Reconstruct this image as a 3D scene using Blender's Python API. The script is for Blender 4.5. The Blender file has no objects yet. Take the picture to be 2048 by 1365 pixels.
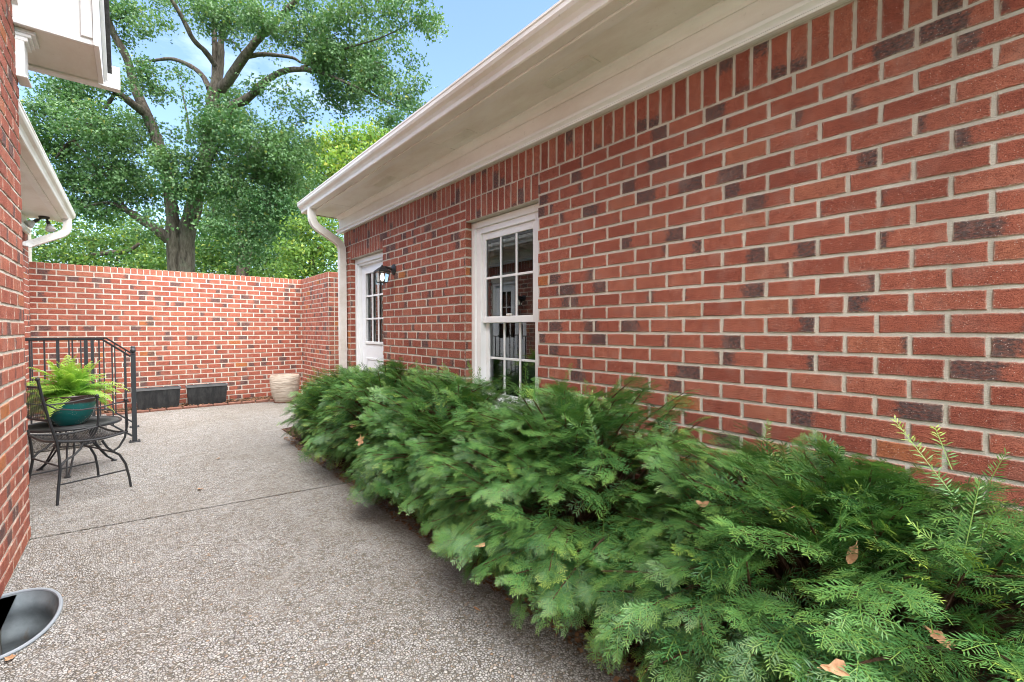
import bpy, math, random
import numpy as np
from mathutils import Vector, Matrix
from mathutils.geometry import tessellate_polygon

# ---------------------------------------------------------------- camera, sky, sun, exposure
scene = bpy.context.scene
COL = scene.collection
cam_data = bpy.data.cameras.new("camera")
cam = bpy.data.objects.new("camera", cam_data)
COL.objects.link(cam)
cam_data.sensor_fit = 'HORIZONTAL'
cam_data.sensor_width = 36.0
cam_data.lens = 36.0 * 907.1 / 2048.0
cam_data.clip_start = 0.05
cam_data.clip_end = 2000.0
cam.location = (0.0, 0.0, 1.26)
cam.rotation_euler = (math.pi / 2 - 0.025, 0.0, -0.69655)
scene.camera = cam

SUN_EL, SUN_AZ = math.radians(66), math.radians(168)      # azimuth clockwise from +Y
world = bpy.data.worlds.new("World")
scene.world = world
world.use_nodes = True
wn = world.node_tree.nodes
wl = world.node_tree.links
wn.clear()
w_out = wn.new("ShaderNodeOutputWorld")
w_bg = wn.new("ShaderNodeBackground")
w_sky = wn.new("ShaderNodeTexSky")
w_sky.sky_type = 'NISHITA'
w_sky.sun_disc = False
w_sky.sun_elevation = SUN_EL
w_sky.sun_rotation = SUN_AZ
w_sky.air_density = 1.0
w_sky.dust_density = 0.3
w_sky.ozone_density = 2.0
w_tc = wn.new("ShaderNodeTexCoord")
w_map = wn.new("ShaderNodeMapping")
w_map.inputs["Scale"].default_value = (1.0, 1.0, 2.6)
w_map.inputs["Rotation"].default_value = (0.0, 0.0, 2.1)
w_no = wn.new("ShaderNodeTexNoise")
w_no.inputs["Scale"].default_value = 2.3
w_no.inputs["Detail"].default_value = 7.0
w_no.inputs["Roughness"].default_value = 0.55
w_ra = wn.new("ShaderNodeValToRGB")
w_ra.color_ramp.elements[0].position = 0.64
w_ra.color_ramp.elements[0].color = (0, 0, 0, 1)
w_ra.color_ramp.elements[1].position = 0.96
w_ra.color_ramp.elements[1].color = (1, 1, 1, 1)
w_mul = wn.new("ShaderNodeMath"); w_mul.operation = 'MULTIPLY'; w_mul.inputs[1].default_value = 0.75
w_mix = wn.new("ShaderNodeMix"); w_mix.data_type = 'RGBA'
w_mix.inputs[7].default_value = (9.0, 9.3, 9.9, 1)
wl.new(w_tc.outputs["Generated"], w_map.inputs["Vector"])
wl.new(w_map.outputs["Vector"], w_no.inputs["Vector"])
wl.new(w_no.outputs["Fac"], w_ra.inputs["Fac"])
wl.new(w_ra.outputs["Color"], w_mul.inputs[0])
wl.new(w_mul.outputs[0], w_mix.inputs[0])
wl.new(w_sky.outputs["Color"], w_mix.inputs[6])
wl.new(w_mix.outputs[2], w_bg.inputs["Color"])
w_bg.inputs["Strength"].default_value = 0.09
wl.new(w_bg.outputs["Background"], w_out.inputs["Surface"])

sun_data = bpy.data.lights.new("sun", 'SUN')
sun_data.energy = 4.2
sun_data.angle = math.radians(100)
sun_data.color = (1.0, 0.95, 0.88)
sun = bpy.data.objects.new("sun", sun_data)
COL.objects.link(sun)
sd = Vector((math.sin(SUN_AZ) * math.cos(SUN_EL), math.cos(SUN_AZ) * math.cos(SUN_EL), math.sin(SUN_EL)))
sun.rotation_euler = sd.to_track_quat('Z', 'Y').to_euler()

scene.view_settings.view_transform = 'Standard'
scene.view_settings.look = 'None'
scene.view_settings.gamma = 1.0
scene.view_settings.use_curve_mapping = False
scene.view_settings.exposure = 2.15
scene.cycles.use_denoising = True
scene.cycles.max_bounces = 5
scene.cycles.diffuse_bounces = 3
scene.cycles.glossy_bounces = 3
scene.cycles.transmission_bounces = 3
scene.cycles.use_adaptive_sampling = True
scene.cycles.adaptive_threshold = 0.01
scene.cycles.pixel_filter_type = 'BLACKMAN_HARRIS'
scene.cycles.filter_width = 1.0
scene.cycles.transparent_max_bounces = 6
scene.cycles.caustics_reflective = False
scene.cycles.caustics_refractive = False

RR = random.Random(11)
NR = np.random.default_rng(5)
CAM = Vector(cam.location)


# ---------------------------------------------------------------- mesh helpers
class MB:
    """collects vertices and faces of one mesh"""
    def __init__(self):
        self.v, self.f = [], []

    def add(self, vs, fs):
        o = len(self.v)
        self.v += [tuple(p) for p in vs]
        self.f += [tuple(i + o for i in q) for q in fs]
        return self

    def box(self, x0, x1, y0, y1, z0, z1):
        vs = [(x0, y0, z0), (x1, y0, z0), (x1, y1, z0), (x0, y1, z0), (x0, y0, z1), (x1, y0, z1), (x1, y1, z1), (x0, y1, z1)]
        return self.add(vs, [(0, 3, 2, 1), (4, 5, 6, 7), (0, 1, 5, 4), (1, 2, 6, 5), (2, 3, 7, 6), (3, 0, 4, 7)])

    def cbox(self, x0, x1, y0, y1, z0, z1, c=0.004):
        """box with chamfered edges"""
        vs, key = [], {}
        lo, hi = (x0, y0, z0), (x1, y1, z1)
        for sx in (0, 1):
            for sy in (0, 1):
                for sz in (0, 1):
                    s = (sx, sy, sz)
                    for ax in range(3):
                        p = []
                        for k in range(3):
                            e = hi[k] if s[k] else lo[k]
                            p.append(e if k == ax else e + (-c if s[k] else c))
                        key[(s, ax)] = len(vs)
                        vs.append(p)
        fs = []
        for ax in range(3):
            o = [k for k in range(3) if k != ax]
            for side in (0, 1):
                q = []
                for a, b in ((0, 0), (1, 0), (1, 1), (0, 1)):
                    s = [0, 0, 0]; s[ax] = side; s[o[0]] = a; s[o[1]] = b
                    q.append(key[(tuple(s), ax)])
                fs.append(q)
        for ax in range(3):
            o = [k for k in range(3) if k != ax]
            for a in (0, 1):
                for b in (0, 1):
                    s0 = [0, 0, 0]; s0[o[0]] = a; s0[o[1]] = b
                    s1 = list(s0); s1[ax] = 1
                    s0, s1 = tuple(s0), tuple(s1)
                    fs.append([key[(s0, o[0])], key[(s1, o[0])], key[(s1, o[1])], key[(s0, o[1])]])
        for sx in (0, 1):
            for sy in (0, 1):
                for sz in (0, 1):
                    fs.append([key[((sx, sy, sz), k)] for k in range(3)])
        return self.add(vs, fs)

    def tube(self, pts, rad, n=8, cap=True):
        pts = [Vector(p) for p in pts]
        if not isinstance(rad, (list, tuple)):
            rad = [rad] * len(pts)
        vs, fs = [], []
        up = None
        for i, p in enumerate(pts):
            d = (pts[min(i + 1, len(pts) - 1)] - pts[max(i - 1, 0)]).normalized()
            if up is None:
                up = Vector((0, 0, 1)) if abs(d.z) < 0.9 else Vector((1, 0, 0))
            a = d.cross(up).normalized()
            b = a.cross(d).normalized()
            up = b
            for k in range(n):
                t = 2 * math.pi * k / n
                vs.append(p + (a * math.cos(t) + b * math.sin(t)) * rad[i])
        for i in range(len(pts) - 1):
            for k in range(n):
                k2 = (k + 1) % n
                fs.append((i * n + k, i * n + k2, (i + 1) * n + k2, (i + 1) * n + k))
        if cap:
            fs.append(tuple(range(n - 1, -1, -1)))
            fs.append(tuple((len(pts) - 1) * n + k for k in range(n)))
        return self.add(vs, fs)

    def lathe(self, prof, c=(0, 0, 0), n=32, axis='z', close=False):
        vs, fs = [], []
        for r, h in prof:
            for k in range(n):
                t = 2 * math.pi * k / n
                a, b = r * math.cos(t), r * math.sin(t)
                if axis == 'z': p = (c[0] + a, c[1] + b, c[2] + h)
                elif axis == 'x': p = (c[0] + h, c[1] + a, c[2] + b)
                else: p = (c[0] + a, c[1] + h, c[2] + b)
                vs.append(p)
        m = len(prof)
        for i in range(m - 1 + (1 if close else 0)):
            j = (i + 1) % m
            for k in range(n):
                k2 = (k + 1) % n
                fs.append((i * n + k, i * n + k2, j * n + k2, j * n + k))
        return self.add(vs, fs)

    def ball(self, c, r, n=12, m=8):
        prof = [(max(1e-5, r * math.sin(math.pi * i / m)), -r * math.cos(math.pi * i / m)) for i in range(m + 1)]
        return self.lathe(prof, c, n)

    def extrude(self, prof, fn, t0, t1):
        """closed 2D profile moved from t0 to t1; fn(a, b, t) -> point"""
        n = len(prof)
        vs = [fn(a, b, t0) for a, b in prof] + [fn(a, b, t1) for a, b in prof]
        fs = [(k, (k + 1) % n, n + (k + 1) % n, n + k) for k in range(n)]
        tri = tessellate_polygon([[Vector((a, b, 0)) for a, b in prof]])
        fs += [tuple(t) for t in tri] + [tuple(n + i for i in reversed(t)) for t in tri]
        return self.add(vs, fs)

    def sweep(self, prof, path, side):
        """closed 2D profile (a along side, b along the other) swept along a polyline"""
        side = Vector(side).normalized()
        pts = [Vector(p) for p in path]
        n = len(prof)
        vs, fs = [], []
        for i, p in enumerate(pts):
            d0 = (pts[i] - pts[i - 1]).normalized() if i else (pts[1] - pts[0]).normalized()
            d1 = (pts[i + 1] - pts[i]).normalized() if i < len(pts) - 1 else d0
            d = (d0 + d1).normalized()
            b = d.cross(side).normalized()
            k = 1.0 / max(0.5, math.sqrt((1 + d0.dot(d1)) / 2))
            for u, v in prof:
                vs.append(p + side * u + b * v * k)
        for i in range(len(pts) - 1):
            for k in range(n):
                k2 = (k + 1) % n
                fs.append((i * n + k, i * n + k2, (i + 1) * n + k2, (i + 1) * n + k))
        fs.append(tuple(range(n - 1, -1, -1)))
        fs.append(tuple((len(pts) - 1) * n + k for k in range(n)))
        return self.add(vs, fs)

    def mesh(self, name, material=None, smooth=False, loc=(0, 0, 0)):
        me = bpy.data.meshes.new(name)
        lx, ly, lz = loc
        me.from_pydata([(x - lx, y - ly, z - lz) for x, y, z in self.v], [], self.f)
        if material: me.materials.append(material)
        if smooth:
            me.polygons.foreach_set("use_smooth", [True] * len(me.polygons))
            try: me.set_sharp_from_angle(angle=math.radians(38))
            except Exception: pass
        me.validate()
        me.update()
        return me


def link(name, me, parent=None, loc=(0, 0, 0)):
    o = bpy.data.objects.new(name, me)
    COL.objects.link(o)
    if parent is not None: o.parent = parent
    o.location = loc
    return o


def obj(name, mb, material, parent=None, smooth=False, local=False):
    """one mesh object; vertices are world coordinates unless local"""
    loc = (0, 0, 0)
    if parent is not None and not local:
        loc = Vector((0, 0, 0)); p = parent
        while p is not None:
            loc = loc + Vector(p.location); p = p.parent
    return link(name, mb.mesh(name, material, smooth, loc), parent)


def top_obj(name, mb, material, base, smooth=False):
    o = link(name, mb.mesh(name, material, smooth, base), None, base)
    return o


def tag(o, label, cat, group=None):
    o["label"] = label; o["category"] = cat
    if group: o["group"] = group
    return o


def thing(name, label, cat, loc=(0, 0, 0), rz=0.0, group=None):
    o = bpy.data.objects.new(name, None)
    o.empty_display_size = 0.1
    COL.objects.link(o)
    o.location = loc
    o.rotation_euler = (0, 0, rz)
    return tag(o, label, cat, group)


def structure(name, mb, material, smooth=False):
    o = obj(name, mb, material, None, smooth)
    o["kind"] = "structure"
    return o


def np_mesh(name, verts, quads, material, attrs=None, smooth=False, tris=None):
    """big mesh from numpy arrays; attrs: name -> per-vertex float"""
    me = bpy.data.meshes.new(name)
    nq = len(quads)
    nt = 0 if tris is None else len(tris)
    me.vertices.add(len(verts))
    me.vertices.foreach_set("co", verts.astype(np.float32).ravel())
    me.loops.add(nq * 4 + nt * 3)
    idx = quads.astype(np.int32).ravel()
    if nt: idx = np.concatenate([idx, tris.astype(np.int32).ravel()])
    me.loops.foreach_set("vertex_index", idx)
    me.polygons.add(nq + nt)
    ls = np.arange(nq, dtype=np.int32) * 4
    if nt: ls = np.concatenate([ls, nq * 4 + np.arange(nt, dtype=np.int32) * 3])
    me.polygons.foreach_set("loop_start", ls)
    if smooth: me.polygons.foreach_set("use_smooth", np.ones(nq + nt, dtype=bool))
    me.update(calc_edges=True)
    if attrs:
        for k, a in attrs.items():
            at = me.attributes.new(k, 'FLOAT', 'POINT')
            at.data.foreach_set("value", a.astype(np.float32).ravel())
    me.materials.append(material)
    return me

# ---------------------------------------------------------------- materials
class NT:
    def __init__(self, name):
        self.m = bpy.data.materials.new(name)
        self.m.use_nodes = True
        self.t = self.m.node_tree
        self.t.nodes.clear()
        self.out = self.n("ShaderNodeOutputMaterial")
        self.b = self.n("ShaderNodeBsdfPrincipled")
        self.l(self.b.outputs[0], self.out.inputs[0])

    def n(self, kind, **kw):
        nd = self.t.nodes.new(kind)
        for k, v in kw.items():
            if hasattr(nd, k): setattr(nd, k, v)
        return nd

    def l(self, a, b):
        self.t.links.new(a, b)

    def val(self, sock, v):
        if hasattr(v, "is_output"): self.l(v, sock)
        else: sock.default_value = v

    def math(self, op, a, b=0.0, c=None, clamp=False):
        nd = self.n("ShaderNodeMath", operation=op, use_clamp=clamp)
        self.val(nd.inputs[0], a); self.val(nd.inputs[1], b)
        if c is not None: self.val(nd.inputs[2], c)
        return nd.outputs[0]

    def mix(self, f, a, b, blend='MIX'):
        nd = self.n("ShaderNodeMix", data_type='RGBA', blend_type=blend)
        self.val(nd.inputs[0], f); self.val(nd.inputs[6], a); self.val(nd.inputs[7], b)
        return nd.outputs[2]

    def ramp(self, f, stops, interp='LINEAR'):
        nd = self.n("ShaderNodeValToRGB")
        r = nd.color_ramp
        r.interpolation = interp
        while len(r.elements) < len(stops): r.elements.new(0.5)
        for e, (p, c) in zip(r.elements, stops):
            e.position = p
            e.color = (c, c, c, 1) if isinstance(c, (int, float)) else tuple(c) + (1,)
        self.val(nd.inputs[0], f)
        return nd.outputs[0]

    def noise(self, vec, scale, detail=4.0, rough=0.55, dist=0.0):
        nd = self.n("ShaderNodeTexNoise")
        if vec is not None: self.l(vec, nd.inputs["Vector"])
        nd.inputs["Scale"].default_value = scale
        nd.inputs["Detail"].default_value = detail
        nd.inputs["Roughness"].default_value = rough
        nd.inputs["Distortion"].default_value = dist
        return nd.outputs["Fac"]

    def voronoi(self, vec, scale, feature='F1', out="Distance", rnd=1.0):
        if out == "both":
            nd = self.n("ShaderNodeTexVoronoi", feature=feature)
            self.l(vec, nd.inputs["Vector"]); nd.inputs["Scale"].default_value = scale
            return nd.outputs["Distance"], nd.outputs["Color"]
        nd = self.n("ShaderNodeTexVoronoi", feature=feature)
        if vec is not None: self.l(vec, nd.inputs["Vector"])
        nd.inputs["Scale"].default_value = scale
        nd.inputs["Randomness"].default_value = rnd
        return nd.outputs[out]

    def pos(self):
        return self.n("ShaderNodeNewGeometry").outputs["Position"]

    def scaled(self, vec, s):
        nd = self.n("ShaderNodeMapping")
        self.l(vec, nd.inputs[0])
        nd.inputs["Scale"].default_value = s
        return nd.outputs[0]

    def attr(self, name, out="Fac"):
        nd = self.n("ShaderNodeAttribute", attribute_name=name)
        return nd.outputs[out]

    def bump(self, h, strength, dist=0.01, prev=None):
        nd = self.n("ShaderNodeBump")
        nd.inputs["Strength"].default_value = strength
        nd.inputs["Distance"].default_value = dist
        self.l(h, nd.inputs["Height"])
        if prev is not None: self.l(prev, nd.inputs["Normal"])
        return nd.outputs[0]

    def fin(self, col, rough, normal=None, spec=0.5, metal=0.0):
        self.val(self.b.inputs["Base Color"], col)
        self.val(self.b.inputs["Roughness"], rough)
        self.b.inputs["Specular IOR Level"].default_value = spec
        self.b.inputs["Metallic"].default_value = metal
        if normal is not None: self.l(normal, self.b.inputs["Normal"])
        return self.m


def c3(*a):
    return tuple(a) + (1.0,)


def brick_material(name, joined):
    k = NT(name)
    P = k.pos()
    if joined:
        ca = k.attr("bcol", "Color")
    else:
        ca = k.n("ShaderNodeObjectInfo").outputs["Color"]
    sp = k.n("ShaderNodeSeparateColor"); k.l(ca, sp.inputs[0])
    r, g, b = sp.outputs[0], sp.outputs[1], sp.outputs[2]
    uv = k.n("ShaderNodeUVMap", uv_map="UVMap").outputs[0]
    su = k.n("ShaderNodeSeparateXYZ"); k.l(uv, su.inputs[0])
    u = su.outputs[0]
    base = k.ramp(r, [(0.0, (0.315, 0.086, 0.054)), (0.25, (0.385, 0.112, 0.069)), (0.60, (0.430, 0.132, 0.082)),
                      (0.90, (0.465, 0.156, 0.096)), (0.982, (0.47, 0.165, 0.095)), (0.988, (0.48, 0.16, 0.055)), (1.0, (0.52, 0.19, 0.05))])
    n1 = k.noise(P, 22.0, 3.0, 0.6)
    n2 = k.noise(k.scaled(P, (1, 1, 2.2)), 55.0, 3.0, 0.65)
    col = k.mix(k.ramp(n1, [(0.35, 0.0), (0.75, 0.75)]), base, k.mix(0.6, base, c3(0.12, 0.022, 0.016)))
    col = k.mix(k.ramp(n2, [(0.50, 0.0), (0.75, 0.55)]), col, c3(0.11, 0.028, 0.022))
    n3 = k.noise(P, 320.0, 1.0, 0.6)
    col = k.mix(k.ramp(n3, [(0.34, 0.55), (0.50, 0.0)]), col, c3(0.10, 0.022, 0.016))
    col = k.mix(k.ramp(n3, [(0.55, 0.0), (0.72, 0.30)]), col, c3(0.52, 0.22, 0.15))
    # burnt flashes from one end
    wob = k.math('MULTIPLY', k.math('SUBTRACT', k.noise(P, 38.0, 3.0, 0.7), 0.5), 0.55)
    left = k.math('SUBTRACT', g, k.math('ADD', u, wob))
    right = k.math('SUBTRACT', b, k.math('ADD', k.math('SUBTRACT', 1.0, u), wob))
    fl = k.math('MULTIPLY', k.math('MAXIMUM', left, right), 7.0, clamp=True)
    fl = k.math('MULTIPLY', fl, k.ramp(n2, [(0.3, 0.45), (0.6, 0.95)]))
    dark = k.ramp(k.noise(P, 90.0, 2.0, 0.7), [(0.3, (0.030, 0.025, 0.026)), (0.7, (0.115, 0.090, 0.088))])
    col = k.mix(fl, col, dark)
    # pale sand specks and pits
    vd, vr = k.voronoi(P, 210.0, out="both")
    sv = k.n("ShaderNodeSeparateColor"); k.l(vr, sv.inputs[0])
    speck = k.math('MULTIPLY', k.math('LESS_THAN', vd, 0.26), k.math('GREATER_THAN', sv.outputs[0], 0.95))
    col = k.mix(k.math('MULTIPLY', speck, 0.8), col, c3(0.62, 0.50, 0.42))
    pit = k.math('MULTIPLY', k.math('LESS_THAN', vd, 0.34), k.math('LESS_THAN', sv.outputs[1], 0.06))
    col = k.mix(k.math('MULTIPLY', pit, 0.7), col, c3(0.05, 0.012, 0.010))
    vv_ = su.outputs[1]
    du = k.math('MULTIPLY', k.math('MINIMUM', u, k.math('SUBTRACT', 1.0, u)), 0.19)
    dv = k.math('MULTIPLY', k.math('MINIMUM', vv_, k.math('SUBTRACT', 1.0, vv_)), 0.068)
    ed = k.math('ADD', k.math('MINIMUM', du, dv), k.math('MULTIPLY', k.math('SUBTRACT', k.noise(P, 130.0, 2.0, 0.7), 0.5), 0.016))
    smear = k.math('MULTIPLY', k.ramp(ed, [(0.0, 0.85), (0.0022, 0.5), (0.0045, 0.0)]), k.ramp(n1, [(0.40, 0.25), (0.6, 1.0)]))
    col = k.mix(smear, col, c3(0.56, 0.46, 0.37))
    # lime haze towards the rim of some bricks
    haze = k.math('MULTIPLY', k.ramp(k.noise(P, 9.0, 2.0, 0.6), [(0.52, 0.0), (0.75, 0.16)]), 1.0)
    col = k.mix(haze, col, c3(0.50, 0.36, 0.30))
    run = k.noise(k.scaled(P, (1.0, 1.0, 0.28)), 2.3, 4.0, 0.6)
    col = k.mix(k.ramp(run, [(0.48, 0.0), (0.76, 0.28)]), col, k.mix(0.7, col, c3(0.07, 0.040, 0.034)))
    h = k.math('ADD', k.math('MULTIPLY', n2, 0.6), k.math('MULTIPLY', n3, 0.5))
    h = k.math('SUBTRACT', h, k.math('MULTIPLY', pit, 0.5))
    return k.fin(col, 0.88, k.bump(h, 0.9, 0.006), 0.25)


M = {}
M['brick'] = brick_material("brick_clay", False)
M['brick_joined'] = brick_material("brick_clay_courses", True)

k = NT("mortar"); P = k.pos()
n1 = k.noise(P, 14.0, 5.0, 0.6); n2 = k.noise(P, 260.0, 3.0, 0.7)
col = k.ramp(n1, [(0.3, (0.58, 0.53, 0.45)), (0.7, (0.76, 0.71, 0.62))])
col = k.mix(k.ramp(n2, [(0.35, 0.30), (0.6, 0.0)]), col, c3(0.38, 0.32, 0.25))
run = k.noise(k.scaled(P, (1.0, 1.0, 0.28)), 2.3, 4.0, 0.6)
col = k.mix(k.ramp(run, [(0.46, 0.0), (0.74, 0.45)]), col, c3(0.33, 0.29, 0.235))
M['mortar'] = k.fin(col, 0.95, k.bump(k.math('ADD', n2, k.math('MULTIPLY', k.noise(P, 60.0, 2.0), 0.8)), 0.9, 0.006), 0.2)


def paint(name, base, dirt, amount=0.5, rough=0.5, scale=3.0):
    k = NT(name); P = k.pos()
    a = k.noise(k.scaled(P, (1.0, 0.35, 1.0)), scale, 6.0, 0.65)
    f = k.ramp(a, [(0.42, 0.0), (0.78, amount)])
    col = k.mix(f, c3(*base), c3(*dirt))
    sp = k.ramp(k.noise(P, 55.0, 3.0, 0.6), [(0.66, 0.0), (0.74, 0.35)])
    col = k.mix(k.math('MULTIPLY', sp, amount), col, c3(0.16, 0.11, 0.07))
    return k.fin(col, rough, k.bump(k.noise(P, 40.0, 3.0), 0.08, 0.003), 0.4)


M['trim'] = paint("trim_paint", (0.84, 0.82, 0.78), (0.50, 0.43, 0.35), 0.55)
M['soffit'] = paint("soffit_paint", (0.84, 0.81, 0.75), (0.60, 0.52, 0.42), 0.85, 0.6)
M['gutter'] = paint("gutter_metal", (0.82, 0.79, 0.74), (0.50, 0.42, 0.33), 0.85, 0.42, 2.2)
M['white'] = paint("white_paint", (0.86, 0.86, 0.85), (0.62, 0.60, 0.56), 0.35, 0.42)
M['door'] = paint("door_paint", (0.86, 0.87, 0.88), (0.66, 0.67, 0.68), 0.25, 0.38)
M['iron'] = paint("black_iron", (0.016, 0.017, 0.019), (0.045, 0.040, 0.036), 0.5, 0.42)
M['railing'] = paint("railing_paint", (0.026, 0.030, 0.034), (0.05, 0.05, 0.05), 0.4, 0.45)
M['brass'] = paint("dark_bronze", (0.05, 0.042, 0.035), (0.09, 0.07, 0.05), 0.5, 0.5)
M['chrome'] = NT("door_metal").fin(c3(0.6, 0.58, 0.55), 0.25, None, 0.5, 1.0)

k = NT("rust_peel"); P = k.pos()
M['rust'] = k.fin(k.ramp(k.noise(P, 30.0, 5.0, 0.7), [(0.45, (0.62, 0.55, 0.47)), (0.58, (0.20, 0.09, 0.04))]), 0.85)

k = NT("galvanised_steel"); P = k.pos()
n1 = k.noise(P, 9.0, 5.0, 0.65)
col = k.ramp(n1, [(0.3, (0.15, 0.18, 0.195)), (0.7, (0.27, 0.31, 0.33))])
col = k.mix(k.ramp(k.noise(k.scaled(P, (1, 1, 0.4)), 14.0, 5.0, 0.7), [(0.58, 0.0), (0.75, 0.6)]), col, c3(0.20, 0.13, 0.07))
M['galv'] = k.fin(col, 0.55, k.bump(n1, 0.1, 0.01), 0.4, 0.05)
M['zinc'] = NT("zinc_rim").fin(c3(0.27, 0.30, 0.33), 0.6, None, 0.4, 0.0)

# glass that mirrors the courtyard over a dark room
k = NT("window_glass")
gl = k.n("ShaderNodeBsdfGlossy"); gl.inputs["Roughness"].default_value = 0.0; gl.inputs["Color"].default_value = (0.92, 0.95, 0.95, 1)
tr = k.n("ShaderNodeBsdfTransparent"); tr.inputs["Color"].default_value = (0.62, 0.66, 0.66, 1)
fr = k.n("ShaderNodeFresnel"); fr.inputs["IOR"].default_value = 1.95
ms = k.n("ShaderNodeMixShader")
k.l(fr.outputs[0], ms.inputs[0]); k.l(tr.outputs[0], ms.inputs[1]); k.l(gl.outputs[0], ms.inputs[2])
k.l(ms.outputs[0], k.out.inputs[0]); k.t.nodes.remove(k.b)
M['glass'] = k.m
k = NT("lantern_glass")
gl = k.n("ShaderNodeBsdfGlossy"); gl.inputs["Roughness"].default_value = 0.08
tr = k.n("ShaderNodeBsdfTransparent"); tr.inputs["Color"].default_value = (0.86, 0.90, 0.88, 1)
fr = k.n("ShaderNodeFresnel"); fr.inputs["IOR"].default_value = 1.6
ms = k.n("ShaderNodeMixShader")
k.l(fr.outputs[0], ms.inputs[0]); k.l(tr.outputs[0], ms.inputs[1]); k.l(gl.outputs[0], ms.inputs[2])
k.l(ms.outputs[0], k.out.inputs[0]); k.t.nodes.remove(k.b)
M['lglass'] = k.m
k = NT("lit_bulb")
k.b.inputs["Emission Color"].default_value = (1.0, 0.93, 0.80, 1)
k.b.inputs["Emission Strength"].default_value = 0.55
M['bulb'] = k.fin(c3(0.9, 0.88, 0.82), 0.4)
M['bulb_off'] = NT("bulb_glass").fin(c3(0.62, 0.60, 0.55), 0.3)
k = NT('caulk_dirt'); P = k.pos()
M['caulk'] = k.fin(k.ramp(k.noise(k.scaled(P, (1, 6, 1)), 4.0, 4.0), [(0.4, (0.62, 0.58, 0.52)), (0.6, (0.20, 0.12, 0.07))]), 0.9)
M['footing'] = NT('footing_concrete').fin(c3(0.30, 0.30, 0.29), 0.9)
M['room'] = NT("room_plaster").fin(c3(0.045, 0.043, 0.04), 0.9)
M['curtain'] = NT("curtain_cloth").fin(c3(0.55, 0.54, 0.52), 0.9)

# exposed aggregate concrete
k = NT("exposed_aggregate"); P = k.pos()
wp = k.n("ShaderNodeVectorMath", operation='ADD'); k.l(P, wp.inputs[0])
wno = k.n("ShaderNodeTexNoise"); k.l(P, wno.inputs["Vector"]); wno.inputs["Scale"].default_value = 60.0
wsc = k.n("ShaderNodeVectorMath", operation='SCALE'); k.l(wno.outputs["Color"], wsc.inputs[0]); wsc.inputs["Scale"].default_value = 0.006
k.l(wsc.outputs[0], wp.inputs[1])
W = wp.outputs[0]
def stones(scale):
    d = k.voronoi(W, scale, 'DISTANCE_TO_EDGE')
    c = k.voronoi(W, scale, 'F1', "Color")
    s = k.n("ShaderNodeSeparateColor"); k.l(c, s.inputs[0])
    return d, s
d1, s1 = stones(92.0)
tone = k.ramp(s1.outputs[0], [(0.0, (0.17, 0.145, 0.115)), (0.10, (0.32, 0.265, 0.20)), (0.24, (0.42, 0.395, 0.35)), (0.45, (0.54, 0.525, 0.49)),
                              (0.65, (0.48, 0.48, 0.475)), (0.82, (0.60, 0.575, 0.53)), (0.95, (0.69, 0.67, 0.63)), (1.0, (0.46, 0.30, 0.18))])
tone = k.mix(k.ramp(k.noise(P, 420.0, 3.0), [(0.35, 0.3), (0.6, 0.0)]), tone, c3(0.22, 0.19, 0.16))
gap = k.ramp(d1, [(0.03, 1.0), (0.17, 0.0)])
col = k.mix(gap, k.mix(0.10, tone, c3(0.0, 0.0, 0.0)), c3(0.095, 0.086, 0.074))
big = k.noise(P, 1.1, 6.0, 0.68, 0.6)
col = k.mix(k.ramp(big, [(0.42, 0.0), (0.70, 0.55)]), col, k.mix(0.75, col, c3(0.19, 0.16, 0.12)))
mid = k.noise(P, 5.0, 5.0, 0.65)
col = k.mix(k.ramp(mid, [(0.48, 0.0), (0.72, 0.22)]), col, c3(0.56, 0.55, 0.52))
# mossy, tannin-stained strip along the planting bed
sx = k.n("ShaderNodeSeparateXYZ"); k.l(P, sx.inputs[0])
strip = k.math('ADD', sx.outputs[0], k.math('MULTIPLY', k.math('SUBTRACT', k.noise(P, 1.6, 5.0, 0.6), 0.5), 0.8))
col = k.mix(k.ramp(strip, [(0.30, 0.0), (1.0, 0.30), (1.6, 0.72), (1.9, 0.3)]), col, k.mix(0.72, col, c3(0.065, 0.055, 0.030)))
hgt = k.ramp(d1, [(0.0, 0.0), (0.10, 0.6), (0.3, 1.0)])
hgt = k.math('ADD', hgt, k.math('MULTIPLY', s1.outputs[1], 0.8))
M['aggregate'] = k.fin(col, k.ramp(s1.outputs[2], [(0.0, 0.55), (1.0, 0.9)]), k.bump(hgt, 0.85, 0.006), 0.4)

k = NT("bark_mulch"); P = k.pos()
v = k.voronoi(k.scaled(P, (1, 1.7, 1)), 45.0, 'F1', "Color")
s = k.n("ShaderNodeSeparateColor"); k.l(v, s.inputs[0])
col = k.ramp(s.outputs[0], [(0.0, (0.018, 0.010, 0.007)), (0.5, (0.055, 0.028, 0.017)), (0.85, (0.10, 0.052, 0.03)), (1.0, (0.17, 0.10, 0.06))])
M['mulch'] = k.fin(col, 0.95, k.bump(k.voronoi(k.scaled(P, (1, 1.7, 1)), 45.0), 0.9, 0.02), 0.2)
k = NT("litter_chip"); P = k.pos()
col = k.ramp(k.noise(P, 25.0, 2.0), [(0.25, (0.07, 0.032, 0.016)), (0.5, (0.17, 0.085, 0.04)), (0.75, (0.30, 0.17, 0.09))])
M['litter'] = k.fin(col, 0.9)
k = NT("lawn"); P = k.pos()
M['lawn'] = k.fin(k.ramp(k.noise(P, 8.0, 5.0), [(0.3, (0.03, 0.07, 0.015)), (0.7, (0.07, 0.13, 0.03))]), 0.95)

k = NT("roof_shingle"); P = k.pos()
M['shingle'] = k.fin(k.ramp(k.noise(P, 30.0, 5.0, 0.7), [(0.3, (0.035, 0.033, 0.032)), (0.7, (0.10, 0.095, 0.09))]), 0.95, k.bump(k.noise(P, 200.0, 3.0), 0.5, 0.004))

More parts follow.
